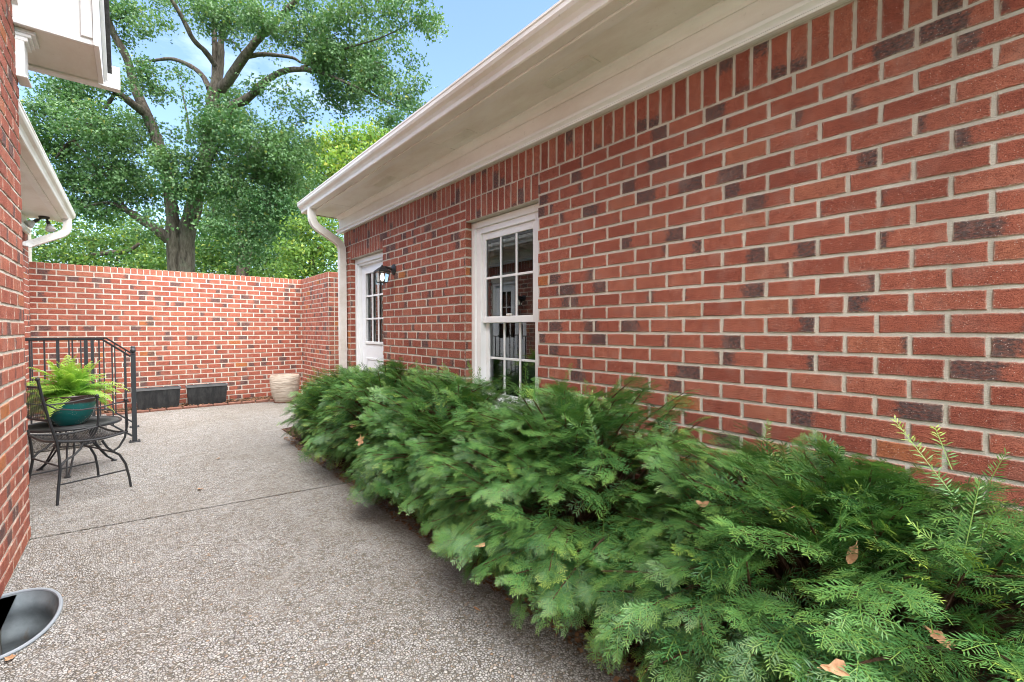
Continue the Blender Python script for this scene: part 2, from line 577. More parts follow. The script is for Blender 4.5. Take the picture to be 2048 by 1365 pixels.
k = NT("sandstone_pot"); P = k.pos()
rip = k.noise(k.scaled(P, (6.0, 6.0, 42.0)), 1.0, 4.0, 0.55, 0.6)
col = k.ramp(rip, [(0.3, (0.33, 0.27, 0.21)), (0.7, (0.55, 0.48, 0.40))])
M['sandpot'] = k.fin(col, 0.85, k.bump(rip, 0.8, 0.02), 0.3)
k = NT("black_plastic"); P = k.pos()
col = k.ramp(k.noise(k.scaled(P, (3, 3, 1)), 6.0, 5.0, 0.7), [(0.4, (0.010, 0.011, 0.012)), (0.8, (0.048, 0.049, 0.048))])
M['trough'] = k.fin(col, 0.5, None, 0.4)
k = NT("teal_glaze"); P = k.pos()
tz = k.n("ShaderNodeTexCoord")
zs = k.n("ShaderNodeSeparateXYZ"); k.l(tz.outputs["Object"], zs.inputs[0])
edge = k.math('ADD', zs.outputs[2], k.math('MULTIPLY', k.math('SUBTRACT', k.noise(P, 18.0, 4.0), 0.5), 0.02))
col = k.ramp(edge, [(0.0, (0.004, 0.075, 0.072)), (0.186, (0.006, 0.105, 0.098)), (0.206, (0.045, 0.025, 0.024)), (0.3, (0.06, 0.030, 0.028))])
dr = k.math('LESS_THAN', k.voronoi(P, 95.0), 0.17)
dm = k.math('MULTIPLY', dr, k.ramp(k.noise(P, 12.0, 2.0), [(0.52, 0.0), (0.56, 0.6)]))
col = k.mix(dm, col, c3(0.45, 0.55, 0.52))
M['teal'] = k.fin(col, 0.24, None, 0.5)
M['soil'] = NT("potting_soil").fin(c3(0.025, 0.017, 0.012), 0.95)
k = NT("edging_clay"); P = k.pos()
M['edging'] = k.fin(k.ramp(k.noise(P, 20.0, 5.0, 0.65), [(0.3, (0.11, 0.045, 0.03)), (0.7, (0.24, 0.11, 0.075))]), 0.9, k.bump(k.noise(P, 120.0, 3.0), 0.5, 0.005))


def bark(name, a, b, s=1.0):
    k = NT(name); P = k.pos()
    n1 = k.noise(k.scaled(P, (9 * s, 9 * s, 1.6 * s)), 1.6, 6.0, 0.7, 0.4)
    col = k.ramp(n1, [(0.34, a), (0.68, b)])
    col = k.mix(k.ramp(k.noise(P, 2.5, 5.0, 0.7), [(0.52, 0.0), (0.70, 0.5)]), col, c3(0.13, 0.15, 0.10))
    return k.fin(col, 0.95, k.bump(n1, 1.0, 0.06), 0.2)


M['bark'] = bark("oak_bark", (0.040, 0.031, 0.024), (0.17, 0.140, 0.112))
M['bark_dark'] = bark("dark_bark", (0.03, 0.024, 0.018), (0.12, 0.09, 0.07))
M['twig'] = bark("yew_wood", (0.07, 0.035, 0.02), (0.20, 0.11, 0.06), 4.0)


def leaf(name, lo, hi, tipc, rough=0.5, trans=0.35, spec=0.4):
    """leaf colour varies leaf by leaf with 'tint' (0..1) and 'tip' (young growth)"""
    k = NT(name)
    t = k.attr("tint")
    tip = k.attr("tip")
    P = k.pos()
    col = k.mix(t, c3(*lo), c3(*hi))
    col = k.mix(tip, col, c3(*tipc))
    k.fin(col, rough, None, spec)
    tl = k.n("ShaderNodeBsdfTranslucent")
    tc = k.mix(1.0, col, c3(0.95, 1.0, 0.65), 'MULTIPLY')
    k.l(tc, tl.inputs["Color"])
    ms = k.n("ShaderNodeMixShader"); ms.inputs[0].default_value = trans
    k.l(k.b.outputs[0], ms.inputs[1]); k.l(tl.outputs[0], ms.inputs[2])
    k.l(ms.outputs[0], k.out.inputs[0])
    return k.m


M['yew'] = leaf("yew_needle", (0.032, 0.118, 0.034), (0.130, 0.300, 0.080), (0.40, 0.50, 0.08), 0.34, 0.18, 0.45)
M['oak'] = leaf("oak_leaf", (0.060, 0.150, 0.050), (0.155, 0.265, 0.100), (0.30, 0.31, 0.07), 0.42, 0.35, 0.5)
M['lime'] = leaf("lime_leaf", (0.080, 0.18, 0.035), (0.19, 0.31, 0.07), (0.36, 0.42, 0.06), 0.5, 0.45)
M['midleaf'] = leaf("mid_leaf", (0.055, 0.140, 0.034), (0.145, 0.25, 0.065), (0.30, 0.36, 0.06), 0.5, 0.45)
M['yellow'] = leaf("yellow_leaf", (0.11, 0.235, 0.040), (0.25, 0.37, 0.07), (0.44, 0.44, 0.07), 0.5, 0.45)
M['darkleaf'] = leaf("dark_leaf", (0.030, 0.085, 0.022), (0.075, 0.15, 0.040), (0.12, 0.2, 0.04), 0.5, 0.35)
M['fern'] = leaf("fern_leaf", (0.10, 0.30, 0.03), (0.24, 0.48, 0.06), (0.44, 0.60, 0.10), 0.45, 0.4)
k = NT("dead_leaf"); P = k.pos()
col = k.ramp(k.noise(P, 40.0, 3.0), [(0.3, (0.26, 0.12, 0.05)), (0.7, (0.52, 0.31, 0.17))])
M['dead'] = k.fin(col, 0.7)

M['rim'] = paint('highlight_bleached_rim', (0.10, 0.105, 0.11), (0.17, 0.17, 0.165), 0.6, 0.55, 8.0)  # lighter grey paints a highlight onto the trough rims; paler streaks are bleached plastic

# ---------------------------------------------------------------- brickwork
BL, BH, JT = 0.2028, 0.0813, 0.0132          # brick pitch along, course pitch, joint
FL = BL - JT                                   # face length
FH = BH - JT                                   # face height


def brick_shape(seed):
    r = random.Random(seed)
    hx, hz = FL / 2, FH / 2
    per = [(-hx, -hz), (-hx / 3, -hz), (hx / 3, -hz), (hx, -hz), (hx, 0), (hx, hz), (hx / 3, hz), (-hx / 3, hz), (-hx, hz), (-hx, 0)]
    j = lambda s: r.uniform(-s, s)
    per = [(x + j(0.0021), z + j(0.0016)) for x, z in per]
    front = -0.0048 + j(0.0010)
    tilt = j(0.0012)
    v = []
    for x, z in per:                            # front ring
        cx = x - math.copysign(min(abs(x), 0.0032 + j(0.0014)), x)
        cz = z - math.copysign(min(abs(z), 0.0032 + j(0.0014)), z)
        v.append((cx, front + tilt * x / hx + j(0.0004), cz))
    for x, z in per: v.append((x, front + 0.0028 + j(0.0004), z))
    for x, z in per: v.append((x, 0.02, z))
    n = len(per)
    f = [tuple(range(n))]
    for k in range(n):
        k2 = (k + 1) % n
        f.append((k, n + k, n + k2, k2))
        f.append((n + k, 2 * n + k, 2 * n + k2, n + k2))
    return np.array(v), f


BSHAPES = [brick_shape(100 + i) for i in range(10)]
BMESH = []
for i, (v, f) in enumerate(BSHAPES):
    me = bpy.data.meshes.new("brick")
    me.from_pydata([tuple(p) for p in v], [], f)
    uv = me.uv_layers.new(name="UVMap")
    for lp in me.loops:
        p = v[lp.vertex_index]
        uv.data[lp.index].uv = (p[0] / FL + 0.5, p[2] / FH + 0.5)
    me.materials.append(M['brick'])
    me.update()
    BMESH.append(me)


def brick_colour(r, flash=0.24, coping=False):
    if coping: return (r.uniform(0.80, 0.992), 0.0, 0.0, 1.0)
    g = b = 0.0
    if r.random() < flash:
        w = r.choice([0.3, 0.38, 0.45, 0.55, 0.75]) + r.uniform(-0.05, 0.05)
        if r.random() < 0.5: g = w
        else: b = w
    elif r.random() < 0.22:
        if r.random() < 0.5: g = r.uniform(0.08, 0.2)
        else: b = r.uniform(0.08, 0.2)
    return (r.random() if r.random() > 0.03 else 0.93 * r.random(), g, b, 1.0)


FACES = {'-X': (Vector((0, -1, 0)), Vector((1, 0, 0))), '+X': (Vector((0, 1, 0)), Vector((-1, 0, 0))), '-Y': (Vector((1, 0, 0)), Vector((0, 1, 0))), '+Y': (Vector((-1, 0, 0)), Vector((0, -1, 0)))}


def brick_spec(face, c, length, height, rot=False, r=RR, flash=0.24, top=False):
    """one brick: centre on the mortar plane, face length and height, rot for soldiers"""
    ux, uy = FACES[face]
    uz = Vector((0, 0, 1))
    if rot:
        rx, rz = uz, -ux
    else:
        rx, rz = ux, uz
    m = Matrix((rx, uy, rz)).transposed().to_4x4()
    sx, sz = (length / FL, height / FH)
    a = r.uniform(-0.006, 0.006)
    m = Matrix.Translation(c + Vector((0, 0, r.uniform(-0.0009, 0.0009)))) @ m @ Matrix.Rotation(a, 4, 'Y') @ Matrix.Diagonal((sx, 1, sz, 1))
    return (m, brick_colour(r, flash, top), r.randrange(len(BSHAPES)), Vector(c), length * height)


def cam_rank(c, area):
    """how large a brick shows in the picture"""
    d = c - CAM
    fw = Vector((math.sin(0.69655), math.cos(0.69655), 0))
    rt = Vector((math.cos(0.69655), -math.sin(0.69655), 0))
    z = d.dot(fw)
    if z < 0.2: return 0.0
    x, y = d.dot(rt) / z, (d.z + 0.025 * z) / z
    if abs(x) > 1.15 or abs(y) > 0.77: return 0.0
    return area / (z * z)


def lay_bricks(core, specs, n_parts, covered=None):
    """bricks that show largest become parts of core, the rest one joined part"""
    ranked = sorted(range(len(specs)), key=lambda i: -(0.0 if (covered and covered(specs[i][3])) else cam_rank(specs[i][3], specs[i][4])))
    off = Vector((0, 0, 0)); p = core
    while p is not None: off = off + Vector(p.location); p = p.parent
    T = Matrix.Translation(-off)
    parts = [i for i in ranked[:n_parts] if cam_rank(specs[i][3], specs[i][4]) > 0 and not (covered and covered(specs[i][3]))]
    ps = set(parts)
    for i in parts:
        m, colr, s, c, a = specs[i]
        o = bpy.data.objects.new("brick", BMESH[s])
        COL.objects.link(o)
        o.parent = core
        o.matrix_local = T @ m
        o.color = colr
    rest = [i for i in range(len(specs)) if i not in ps]
    if not rest: return
    vs, fs, cs, uvs, base = [], [], [], [], 0
    for i in rest:
        m, colr, s, c, a = specs[i]
        v, f = BSHAPES[s]
        A = np.array(T @ m)
        vs.append(v @ A[:3, :3].T + A[:3, 3])
        uvs.append(np.stack([v[:, 0] / FL + 0.5, v[:, 2] / FH + 0.5], 1))
        fs += [tuple(q + base for q in w) for w in f]
        cs.append(np.tile(np.array(colr), (len(v), 1)))
        base += len(v)
    vs = np.concatenate(vs); uvs = np.concatenate(uvs); cs = np.concatenate(cs)
    me = bpy.data.meshes.new("brick_courses")
    me.from_pydata(vs.tolist(), [], fs)
    at = me.color_attributes.new("bcol", 'FLOAT_COLOR', 'POINT')
    at.data.foreach_set("color", cs.astype(np.float32).ravel())
    ul = me.uv_layers.new(name="UVMap")
    li = np.empty(len(me.loops), dtype=np.int32); me.loops.foreach_get("vertex_index", li)
    ul.data.foreach_set("uv", uvs[li].astype(np.float32).ravel())
    me.materials.append(M['brick_joined'])
    me.update()
    o = bpy.data.objects.new("brick_courses", me)
    COL.objects.link(o); o.parent = core
    o["kind"] = "stuff"


def course(face, plane, t0, t1, zc, phase, holes=(), height=FH, pitch=BL, rot=False, minlen=0.03, flash=0.24):
    """bricks of one course between t0 and t1 along the wall, cut at holes (a, b)"""
    out = []
    segs = [(t0, t1)]
    for a, b in holes:
        ns = []
        for s, e in segs:
            if b <= s or a >= e: ns.append((s, e)); continue
            if a > s: ns.append((s, a))
            if b < e: ns.append((b, e))
        segs = ns
    for s, e in segs:
        i0 = math.floor((s - phase) / pitch)
        t = phase + i0 * pitch
        while t < e - 1e-6:
            lo = s + 0.0 if t <= s else t + JT / 2
            hi = e - 0.0 if t + pitch >= e else t + pitch - JT / 2
            if hi - lo > minlen:
                m = (lo + hi) / 2
                if face in ('-X', '+X'): c = Vector((plane, m, zc))
                else: c = Vector((m, plane, zc))
                if rot: out.append(brick_spec(face, c, height, hi - lo, True, flash=flash))
                else: out.append(brick_spec(face, c, hi - lo, height, flash=flash))
            t += pitch
    return out


# ---------------------------------------------------------------- ground
WELL = [(-0.4955 + 0.222 * math.sin(math.pi * i / 24) ** 0.7, 2.85 - 0.30 * math.cos(math.pi * i / 24)) for i in range(25)]


def flat_poly(mb, outer, hole=None, z=0.0):
    polys = [[Vector((x, y, 0)) for x, y in outer]]
    if hole: polys.append([Vector((x, y, 0)) for x, y in reversed(hole)])
    pts = [p for q in polys for p in q]
    tri = tessellate_polygon(polys)
    fs = []
    for t in tri:
        a, b, c = (pts[i] for i in t)
        fs.append(t if (b - a).cross(c - a).z > 0 else tuple(reversed(t)))
    mb.add([(p.x, p.y, z) for p in pts], fs)


JA, JB = (-0.4952, 3.925), (1.45, 3.70)        # control joint across the patio
gj = 0.013
mb = MB()
flat_poly(mb, [(-0.4952, -3.0), (1.45, -3.0), (JB[0], JB[1] - gj), (JA[0], JA[1] - gj)], WELL)
mb.add([(JA[0], JA[1] - gj, 0), (JB[0], JB[1] - gj, 0), (JB[0], JB[1] - gj, -0.05), (JA[0], JA[1] - gj, -0.05)], [(0, 3, 2, 1)])
flat_poly(mb, [(-1.1182, JA[1] + gj), (JA[0], JA[1] + gj), (JB[0], JB[1] + gj), (1.45, 6.25), (2.5, 6.32), (2.5, 8.30), (2.0, 8.72), (1.3, 8.84), (-1.1182, 8.90)])
mb.add([(JA[0], JA[1] + gj, 0), (JB[0], JB[1] + gj, 0), (JB[0], JB[1] + gj, -0.05), (JA[0], JA[1] + gj, -0.05)], [(0, 1, 2, 3)])
mb.add([(JA[0], JA[1] - gj, -0.018), (JB[0], JB[1] - gj, -0.018), (JB[0], JB[1] + gj, -0.018), (JA[0], JA[1] + gj, -0.018)], [(0, 1, 2, 3)])
patio = structure("patio", mb, M['aggregate'])

# planting beds: along the house wall and along the back wall, slightly uneven
def bed(mb, x0, x1, y0, y1, nx, ny, z=0.004, amp=0.02):
    vs, fs = [], []
    for j in range(ny + 1):
        for i in range(nx + 1):
            e = 0.0 if i in (0,) or j in (0,) else 1.0
            vs.append((x0 + (x1 - x0) * i / nx, y0 + (y1 - y0) * j / ny, z + e * RR.uniform(0, amp)))
    for j in range(ny):
        for i in range(nx):
            a = j * (nx + 1) + i
            fs.append((a, a + 1, a + nx + 2, a + nx + 1))
    mb.add(vs, fs)

mb = MB()
bed(mb, 1.42, 2.236, -3.0, 6.26, 16, 120)
structure("planting_bed", mb, M['mulch'], True)
mb = MB()
bed(mb, -1.116, 2.52, 8.86, 9.363, 70, 10, 0.004, 0.025)
structure("planting_bed", mb, M['mulch'], True)

mb = MB()
flat_poly(mb, [(-600, -600), (600, -600), (600, 600), (-600, 600)], [(-1.12, -3.0), (2.6, -3.0), (2.6, 9.4), (-1.12, 9.4)], -0.004)
structure("ground", mb, M['lawn'])

# ---------------------------------------------------------------- right-hand brick house
WX = 2.238                                     # mortar plane of the wall
TOPB = 2.379                                   # bed joint under the soldier course
WIN = (2.38, 3.302, 0.52)
DOR = (5.003, 6.02, 0.0)
HOUSE_END = 6.27
LINT = TOPB - 0.186
house = thing("brick_house", "single-storey red brick house with white eaves along the right side", "house", (WX, 3.0, 0.0))
mb = MB()
XB = WX + 0.10
mb.box(WX, XB, -1.6, WIN[0], 0, 2.75)
mb.box(WX, XB, WIN[1], DOR[0], 0, 2.75)
mb.box(WX, XB, DOR[1], HOUSE_END, 0, 2.75)
mb.box(WX, XB, WIN[0], WIN[1], LINT, 2.75)
mb.box(WX, XB, DOR[0], DOR[1], LINT, 2.75)
mb.box(WX, XB, WIN[0], WIN[1], 0, WIN[2])
mb.box(XB, XB + 6.0, HOUSE_END - 0.1, HOUSE_END, 0, 2.75)
wall = obj("wall", mb, M['mortar'], house)
specs = []
for kx in range(30):
    zc = TOPB - (kx + 0.5) * BH
    if zc < 0.03: break
    ph = 2.171 + (BL / 2 if kx % 2 else 0.0)
    holes = []
    if zc > WIN[2]: holes.append(WIN[:2])
    holes.append(DOR[:2])
    specs += course('-X', WX, -1.5, HOUSE_END, zc, ph, holes)
specs += course('-X', WX, -1.5, HOUSE_END, TOPB + 0.1, 0.298, (), 0.19, 0.0792, True)          # soldier course under the frieze
specs += course('-X', WX, WIN[0], WIN[1], LINT + 0.093, WIN[0], (), 0.178, 0.0768, True)
specs += course('-X', WX, DOR[0], DOR[1], LINT + 0.093, DOR[0], (), 0.178, 0.0782, True)
for y, zlo in ((WIN[1], WIN[2]), (DOR[1], 0.0)):   # brick reveals beside the openings
    for kx in range(30):
        zc = TOPB - (kx + 0.5) * BH
        if zc < zlo + 0.03 or zc > LINT: continue
        specs.append(brick_spec('-Y', Vector((WX + 0.0265, y + 0.001, zc)), 0.063, FH))
for kx in range(28):                               # corner bricks at the house end
    zc = TOPB - (kx + 0.5) * BH
    if zc > 0.03: specs.append(brick_spec('+Y', Vector((WX + 0.05, HOUSE_END, zc)), 0.09, FH))


def behind_shrub(c):
    return c.z < 0.55 and c.y < 5.6


lay_bricks(wall, specs, 300, behind_shrub)

# window, six panes over six
def y_frame(mb, x0, x1, y0, y1, z0, z1, w, wt=None, wb=None, c=0.003):
    """rectangular frame in a Y-Z plane"""
    wt = w if wt is None else wt
    wb = w if wb is None else wb
    mb.cbox(x0, x1, y0, y0 + w, z0, z1, c)
    mb.cbox(x0, x1, y1 - w, y1, z0, z1, c)
    mb.cbox(x0 + 0.001, x1 - 0.001, y0 + w, y1 - w, z1 - wt, z1, c)
    mb.cbox(x0 + 0.001, x1 - 0.001, y0 + w, y1 - w, z0, z0 + wb, c)


FX = WX + 0.058                                # face of the brick moulds
window = bpy.data.objects.new("window", None); COL.objects.link(window); window.parent = house
mb = MB()
y_frame(mb, FX, FX + 0.05, WIN[0] + 0.002, WIN[1] - 0.002, 0.56, LINT - 0.004, 0.052, 0.055, 0.05)
y_frame(mb, FX + 0.016, FX + 0.12, WIN[0] + 0.054, WIN[1] - 0.054, 0.61, LINT - 0.059, 0.062, 0.05, 0.05)
obj("frame", mb, M['white'], window)
mb = MB().cbox(FX - 0.03, FX + 0.10, WIN[0] + 0.004, WIN[1] - 0.004, 0.522, 0.558)
obj("sill", mb, M['white'], window)
WY0, WY1 = WIN[0] + 0.117, WIN[1] - 0.117
GZ0, GZM0, GZM1, GZ1 = 0.665, 1.318, 1.372, LINT - 0.112
ycols = [WY0 + 0.045 + (WY1 - WY0 - 0.09) * i / 3 for i in range(4)]
for nm, x, z0, z1, mid in (("upper_sash", FX + 0.034, GZM0, GZ1 + 0.002, 0.052), ("lower_sash", FX + 0.072, 0.662, GZM1 - 0.004, 0.05)):
    mb = MB()
    y_frame(mb, x, x + 0.034, WY0, WY1, z0, z1, 0.045, 0.05 if nm == "lower_sash" else 0.058, 0.054)
    sash = obj(nm, mb, M['white'], window)
    g0, g1 = z0 + 0.054, z1 - (0.05 if nm == "lower_sash" else 0.058)
    zm = (g0 + g1) / 2
    for i in (1, 2):
        obj("muntin", MB().cbox(x + 0.006, x + 0.022, ycols[i] - 0.0095, ycols[i] + 0.0095, g0, g1, 0.002), M['white'], sash)
    for a, b in zip(ycols[:-1], ycols[1:]):
        obj("muntin", MB().cbox(x + 0.007, x + 0.021, a + (0.0095 if a != ycols[0] else 0), b - (0.0095 if b != ycols[-1] else 0), zm - 0.0095, zm + 0.0095, 0.002), M['white'], sash)
    for a, b in zip(ycols[:-1], ycols[1:]):
        for c, d in ((g0, zm), (zm, g1)):
            t = RR.uniform(-0.0012, 0.0012); t2 = RR.uniform(-0.0012, 0.0012)
            xx = x + 0.014
            mbp = MB().add([(xx + t, a, c), (xx - t, b, c), (xx - t + t2, b, d), (xx + t + t2, a, d)], [(3, 2, 1, 0)])
            obj("pane", mbp, M['glass'], sash)
obj("sash_lock", MB().cbox(FX + 0.03, FX + 0.07, 2.80, 2.86, GZM1 + 0.001, GZM1 + 0.018, 0.004), M['trim'], window)

# door with a nine-light window
door = bpy.data.objects.new("door", None); COL.objects.link(door); door.parent = house
mb = MB()
for a, b in ((DOR[0] + 0.002, DOR[0] + 0.058), (DOR[1] - 0.058, DOR[1] - 0.002)):
    mb.cbox(FX, FX + 0.05, a, b, 0.05, LINT - 0.004)
mb.cbox(FX + 0.001, FX + 0.049, DOR[0] + 0.058, DOR[1] - 0.058, LINT - 0.066, LINT - 0.004)
for a, b in ((DOR[0] + 0.058, DOR[0] + 0.085), (DOR[1] - 0.085, DOR[1] - 0.058)):
    mb.cbox(FX + 0.02, FX + 0.14, a, b, 0.05, LINT - 0.066)
mb.cbox(FX + 0.021, FX + 0.139, DOR[0] + 0.085, DOR[1] - 0.085, LINT - 0.092, LINT - 0.066)
obj("frame", mb, M['white'], door)
obj("threshold", MB().cbox(FX - 0.02, FX + 0.14, DOR[0] + 0.003, DOR[1] - 0.003, 0.0, 0.048), M['trim'], door)
DX = FX + 0.062
dy0, dy1, dz1 = DOR[0] + 0.087, DOR[1] - 0.087, LINT - 0.094
gy0, gy1, gz0, gz1 = 5.235, 5.79, 1.105, 1.99
mb = MB()
mb.cbox(DX, DX + 0.044, dy0, gy0, 0.052, dz1, 0.003)
mb.cbox(DX, DX + 0.044, gy1, dy1, 0.052, dz1, 0.003)
mb.box(DX + 0.001, DX + 0.043, gy0, gy1, 0.052, gz0)
mb.box(DX + 0.001, DX + 0.043, gy0, gy1, gz1, dz1)
leafd = obj("door_leaf", mb, M['door'], door)
mb = MB(); y_frame(mb, DX - 0.014, DX + 0.0, gy0 - 0.03, gy1 + 0.03, gz0 - 0.03, gz1 + 0.03, 0.034)
obj("light_frame", mb, M['white'], door)
mb = MB(); y_frame(mb, DX - 0.008, DX + 0.0005, dy0 + 0.13, dy1 - 0.13, 0.28, 0.90, 0.03)
obj("raised_panel", mb, M['door'], door)
for i in (1, 2):
    y = gy0 + (gy1 - gy0) * i / 3
    obj("muntin", MB().cbox(DX - 0.004, DX + 0.012, y - 0.011, y + 0.011, gz0, gz1, 0.002), M['white'], door)
    z = gz0 + (gz1 - gz0) * i / 3
    obj("muntin", MB().cbox(DX - 0.003, DX + 0.011, gy0, gy1, z - 0.011, z + 0.011, 0.002), M['white'], door)
for i in range(3):
    for j in range(3):
        a, b = gy0 + (gy1 - gy0) * i / 3, gy0 + (gy1 - gy0) * (i + 1) / 3
        c, d = gz0 + (gz1 - gz0) * j / 3, gz0 + (gz1 - gz0) * (j + 1) / 3
        obj("pane", MB().add([(DX + 0.02, a, c), (DX + 0.02, b, c), (DX + 0.02, b, d), (DX + 0.02, a, d)], [(3, 2, 1, 0)]), M['glass'], door)
mb = MB().lathe([(0.001, -0.055), (0.026, -0.05), (0.03, -0.03), (0.012, -0.02), (0.012, 0.0), (0.001, 0.0)], (DX, dy0 + 0.07, 0.98), 16, 'x')
obj("door_knob", mb, M['chrome'], door, True)

# dark rooms behind the glass
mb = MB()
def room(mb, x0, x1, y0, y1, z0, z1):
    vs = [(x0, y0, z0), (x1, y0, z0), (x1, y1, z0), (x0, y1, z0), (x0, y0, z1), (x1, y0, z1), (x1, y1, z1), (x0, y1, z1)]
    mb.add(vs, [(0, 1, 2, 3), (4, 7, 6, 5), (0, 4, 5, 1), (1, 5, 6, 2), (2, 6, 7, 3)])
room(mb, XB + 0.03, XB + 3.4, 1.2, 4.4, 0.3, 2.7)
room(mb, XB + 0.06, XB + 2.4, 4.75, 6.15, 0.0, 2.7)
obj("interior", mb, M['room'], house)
# eaves: frieze, mouldings, soffit, fascia, gutter, roof
EY0, EY1 = -1.8, 6.40
SZ = 2.815
fy = lambda a, b, t: (a, t, b)
frieze = obj("frieze", MB().cbox(WX - 0.026, WX + 0.02, EY0, EY1 - 0.02, 2.585, SZ, 0.002), M['trim'], house)
prof = [(WX - 0.027, 2.578), (WX - 0.048, 2.578), (WX - 0.050, 2.588), (WX - 0.040, 2.598), (WX - 0.040, 2.606), (WX - 0.062, 2.618), (WX - 0.064, 2.634), (WX - 0.048, 2.640), (WX - 0.046, 2.648), (WX - 0.027, 2.656)]
obj("moulding", MB().extrude(prof, fy, EY0, EY1), M['white'], frieze)
prof = [(WX - 0.027, SZ - 0.055), (WX - 0.034, SZ - 0.055), (WX - 0.040, SZ - 0.04), (WX - 0.062, SZ - 0.02), (WX - 0.075, SZ - 0.012), (WX - 0.078, SZ - 0.001), (WX - 0.027, SZ - 0.001)]
obj("moulding", MB().extrude(prof, fy, EY0, EY1 - 0.03), M['trim'], frieze)
soffit = obj("soffit", MB().cbox(1.90, WX + 0.0, EY0, EY1 + 0.05, SZ, SZ + 0.02, 0.002), M['soffit'], house)
for yv in (0.75, 1.92, 3.15, 4.55):
    mbv = MB().box(2.00, 2.11, yv - 0.2, yv + 0.2, SZ - 0.004, SZ - 0.0005)
    vent = obj("soffit_vent", mbv, M['soffit'], soffit)
    mbs = MB()
    for g in range(3):
        for i in range(16):
            yy = yv - 0.18 + g * 0.125 + i * 0.0072
            mbs.add([(2.012, yy, SZ - 0.0045), (2.098, yy, SZ - 0.0045), (2.098, yy + 0.0048, SZ - 0.0075), (2.012, yy + 0.0048, SZ - 0.0075)], [(0, 1, 2, 3)])
    sl = obj("vent_louvres", mbs, M['soffit'], soffit)
obj("fascia", MB().cbox(1.835, 1.898, EY0, EY1 + 0.06, SZ - 0.014, SZ + 0.16, 0.002), M['trim'], house)
GP = [(1.832, SZ - 0.002), (1.765, SZ - 0.002), (1.757, SZ + 0.004), (1.752, SZ + 0.03), (1.740, SZ + 0.052), (1.718, SZ + 0.070), (1.709, SZ + 0.088), (1.708, SZ + 0.112), (1.704, SZ + 0.118), (1.704, SZ + 0.130), (1.716, SZ + 0.130), (1.716, SZ + 0.122), (1.832, SZ + 0.118)]
gut = obj("gutter", MB().extrude(GP, fy, EY0, EY1 + 0.10), M['gutter'], house)
for ys in (1.35, 4.1):
    obj("gutter_seam", MB().extrude([(a - 0.0015 if a < 1.80 else a, b - 0.0015 if b < SZ + 0.01 else b) for a, b in GP], fy, ys, ys + 0.035), M['gutter'], gut)
for ys in (0.9, 3.35, 5.75):
    obj("soffit_joint", MB().box(1.902, WX - 0.08, ys, ys + 0.003, SZ - 0.0012, SZ - 0.0004), M['caulk'], soffit)
obj("caulk_line", MB().box(WX - 0.0275, WX - 0.0262, EY0, EY1 - 0.03, 2.6565, 2.6595), M['caulk'], frieze)
obj("peeling_edge", MB().box(1.905, WX - 0.03, EY1 + 0.0505, EY1 + 0.054, SZ - 0.012, SZ + 0.03), M['rust'], soffit)
roof = obj("roof", MB().extrude([(1.765, SZ + 0.124), (1.765, SZ + 0.138), (6.4, SZ + 2.62), (6.4, SZ + 2.60)], fy, EY0, EY1 + 0.06), M['shingle'], house)
mb = MB()
yy = EY0
while yy < EY1 + 0.05:
    w = RR.uniform(0.14, 0.17)
    mb.box(1.756 + RR.uniform(-0.004, 0.004), 1.80, yy, yy + w - 0.004, SZ + 0.1590, SZ + 0.165)
    yy += w
obj("shingle_edge", mb, M['shingle'], roof)

# downspout at the far corner
def spout_profile(w, d):
    p = []
    for i in range(7):
        t = -w / 2 + w * i / 6
        p.append((t, -d / 2 + (0.004 if i in (2, 4) else 0.0)))
    for i in range(7):
        t = w / 2 - w * i / 6
        p.append((t, d / 2 - (0.004 if i in (2, 4) else 0.0)))
    return p


def round_path(pts, r, n=6):
    pts = [Vector(p) for p in pts]
    out = [pts[0]]
    for i in range(1, len(pts) - 1):
        a, b, c = pts[i - 1], pts[i], pts[i + 1]
        p0 = b + (a - b).normalized() * r
        p1 = b + (c - b).normalized() * r
        for k in range(n + 1):
            t = k / n
            out.append(p0 * (1 - t) ** 2 + b * 2 * t * (1 - t) + p1 * t * t)
    out.append(pts[-1])
    return out


DY = 6.16
path = round_path([(1.795, DY, SZ + 0.01), (1.795, DY, SZ - 0.19), (2.175, DY, 2.40), (2.175, DY, 0.10)], 0.10, 8)
spout = obj("downspout", MB().sweep(spout_profile(0.075, 0.088), path, (0, 1, 0)), M['gutter'], house, True)
for z in (2.15, 1.0):
    mb = MB()
    mb.sweep(spout_profile(0.081, 0.094), [(2.175, DY, z + 0.02), (2.175, DY, z - 0.02)], (0, 1, 0))
    obj("strap", mb, M['gutter'], spout)

# ---------------------------------------------------------------- courtyard wall at the back
BY = 9.365
CZ0 = 1.26 + 0.8733                            # underside of the rowlock coping
RX = 2.522                                     # return wall towards the house
cwall = thing("courtyard_wall", "tall red brick courtyard wall with rowlock coping behind the planters", "wall", (0.7, BY, 0.0))
mb = MB()
mb.box(-1.5, RX + 0.20, BY, BY + 0.20, 0, CZ0 + 0.085)
mb.box(RX, RX + 0.20, 7.80, BY, 0, CZ0 + 0.085)
core = obj("wall_core", mb, M['mortar'], cwall)
specs = []
nrow = int(CZ0 / BH)
for kx in range(nrow):
    zc = CZ0 - (kx + 0.5) * BH
    specs += course('-Y', BY, -1.12, RX - 0.004, zc, -1.0417 + (0 if kx % 2 == 0 else BL / 2))
    specs += course('-X', RX, 7.80, BY - 0.004, zc, 7.80 + (0 if kx % 2 == 0 else BL / 2))
    specs.append(brick_spec('-Y', Vector((RX + 0.047, 7.80, zc)), 0.085, FH))
    specs.append(brick_spec('-Y', Vector((RX + 0.15, 7.80, zc)), 0.10, FH))
x = -1.115
while x < RX - 0.02:
    specs.append(brick_spec('-Y', Vector((x + 0.0385, BY, CZ0 + 0.051)), 0.069, 0.088, flash=0.05, top=True)); x += 0.0792
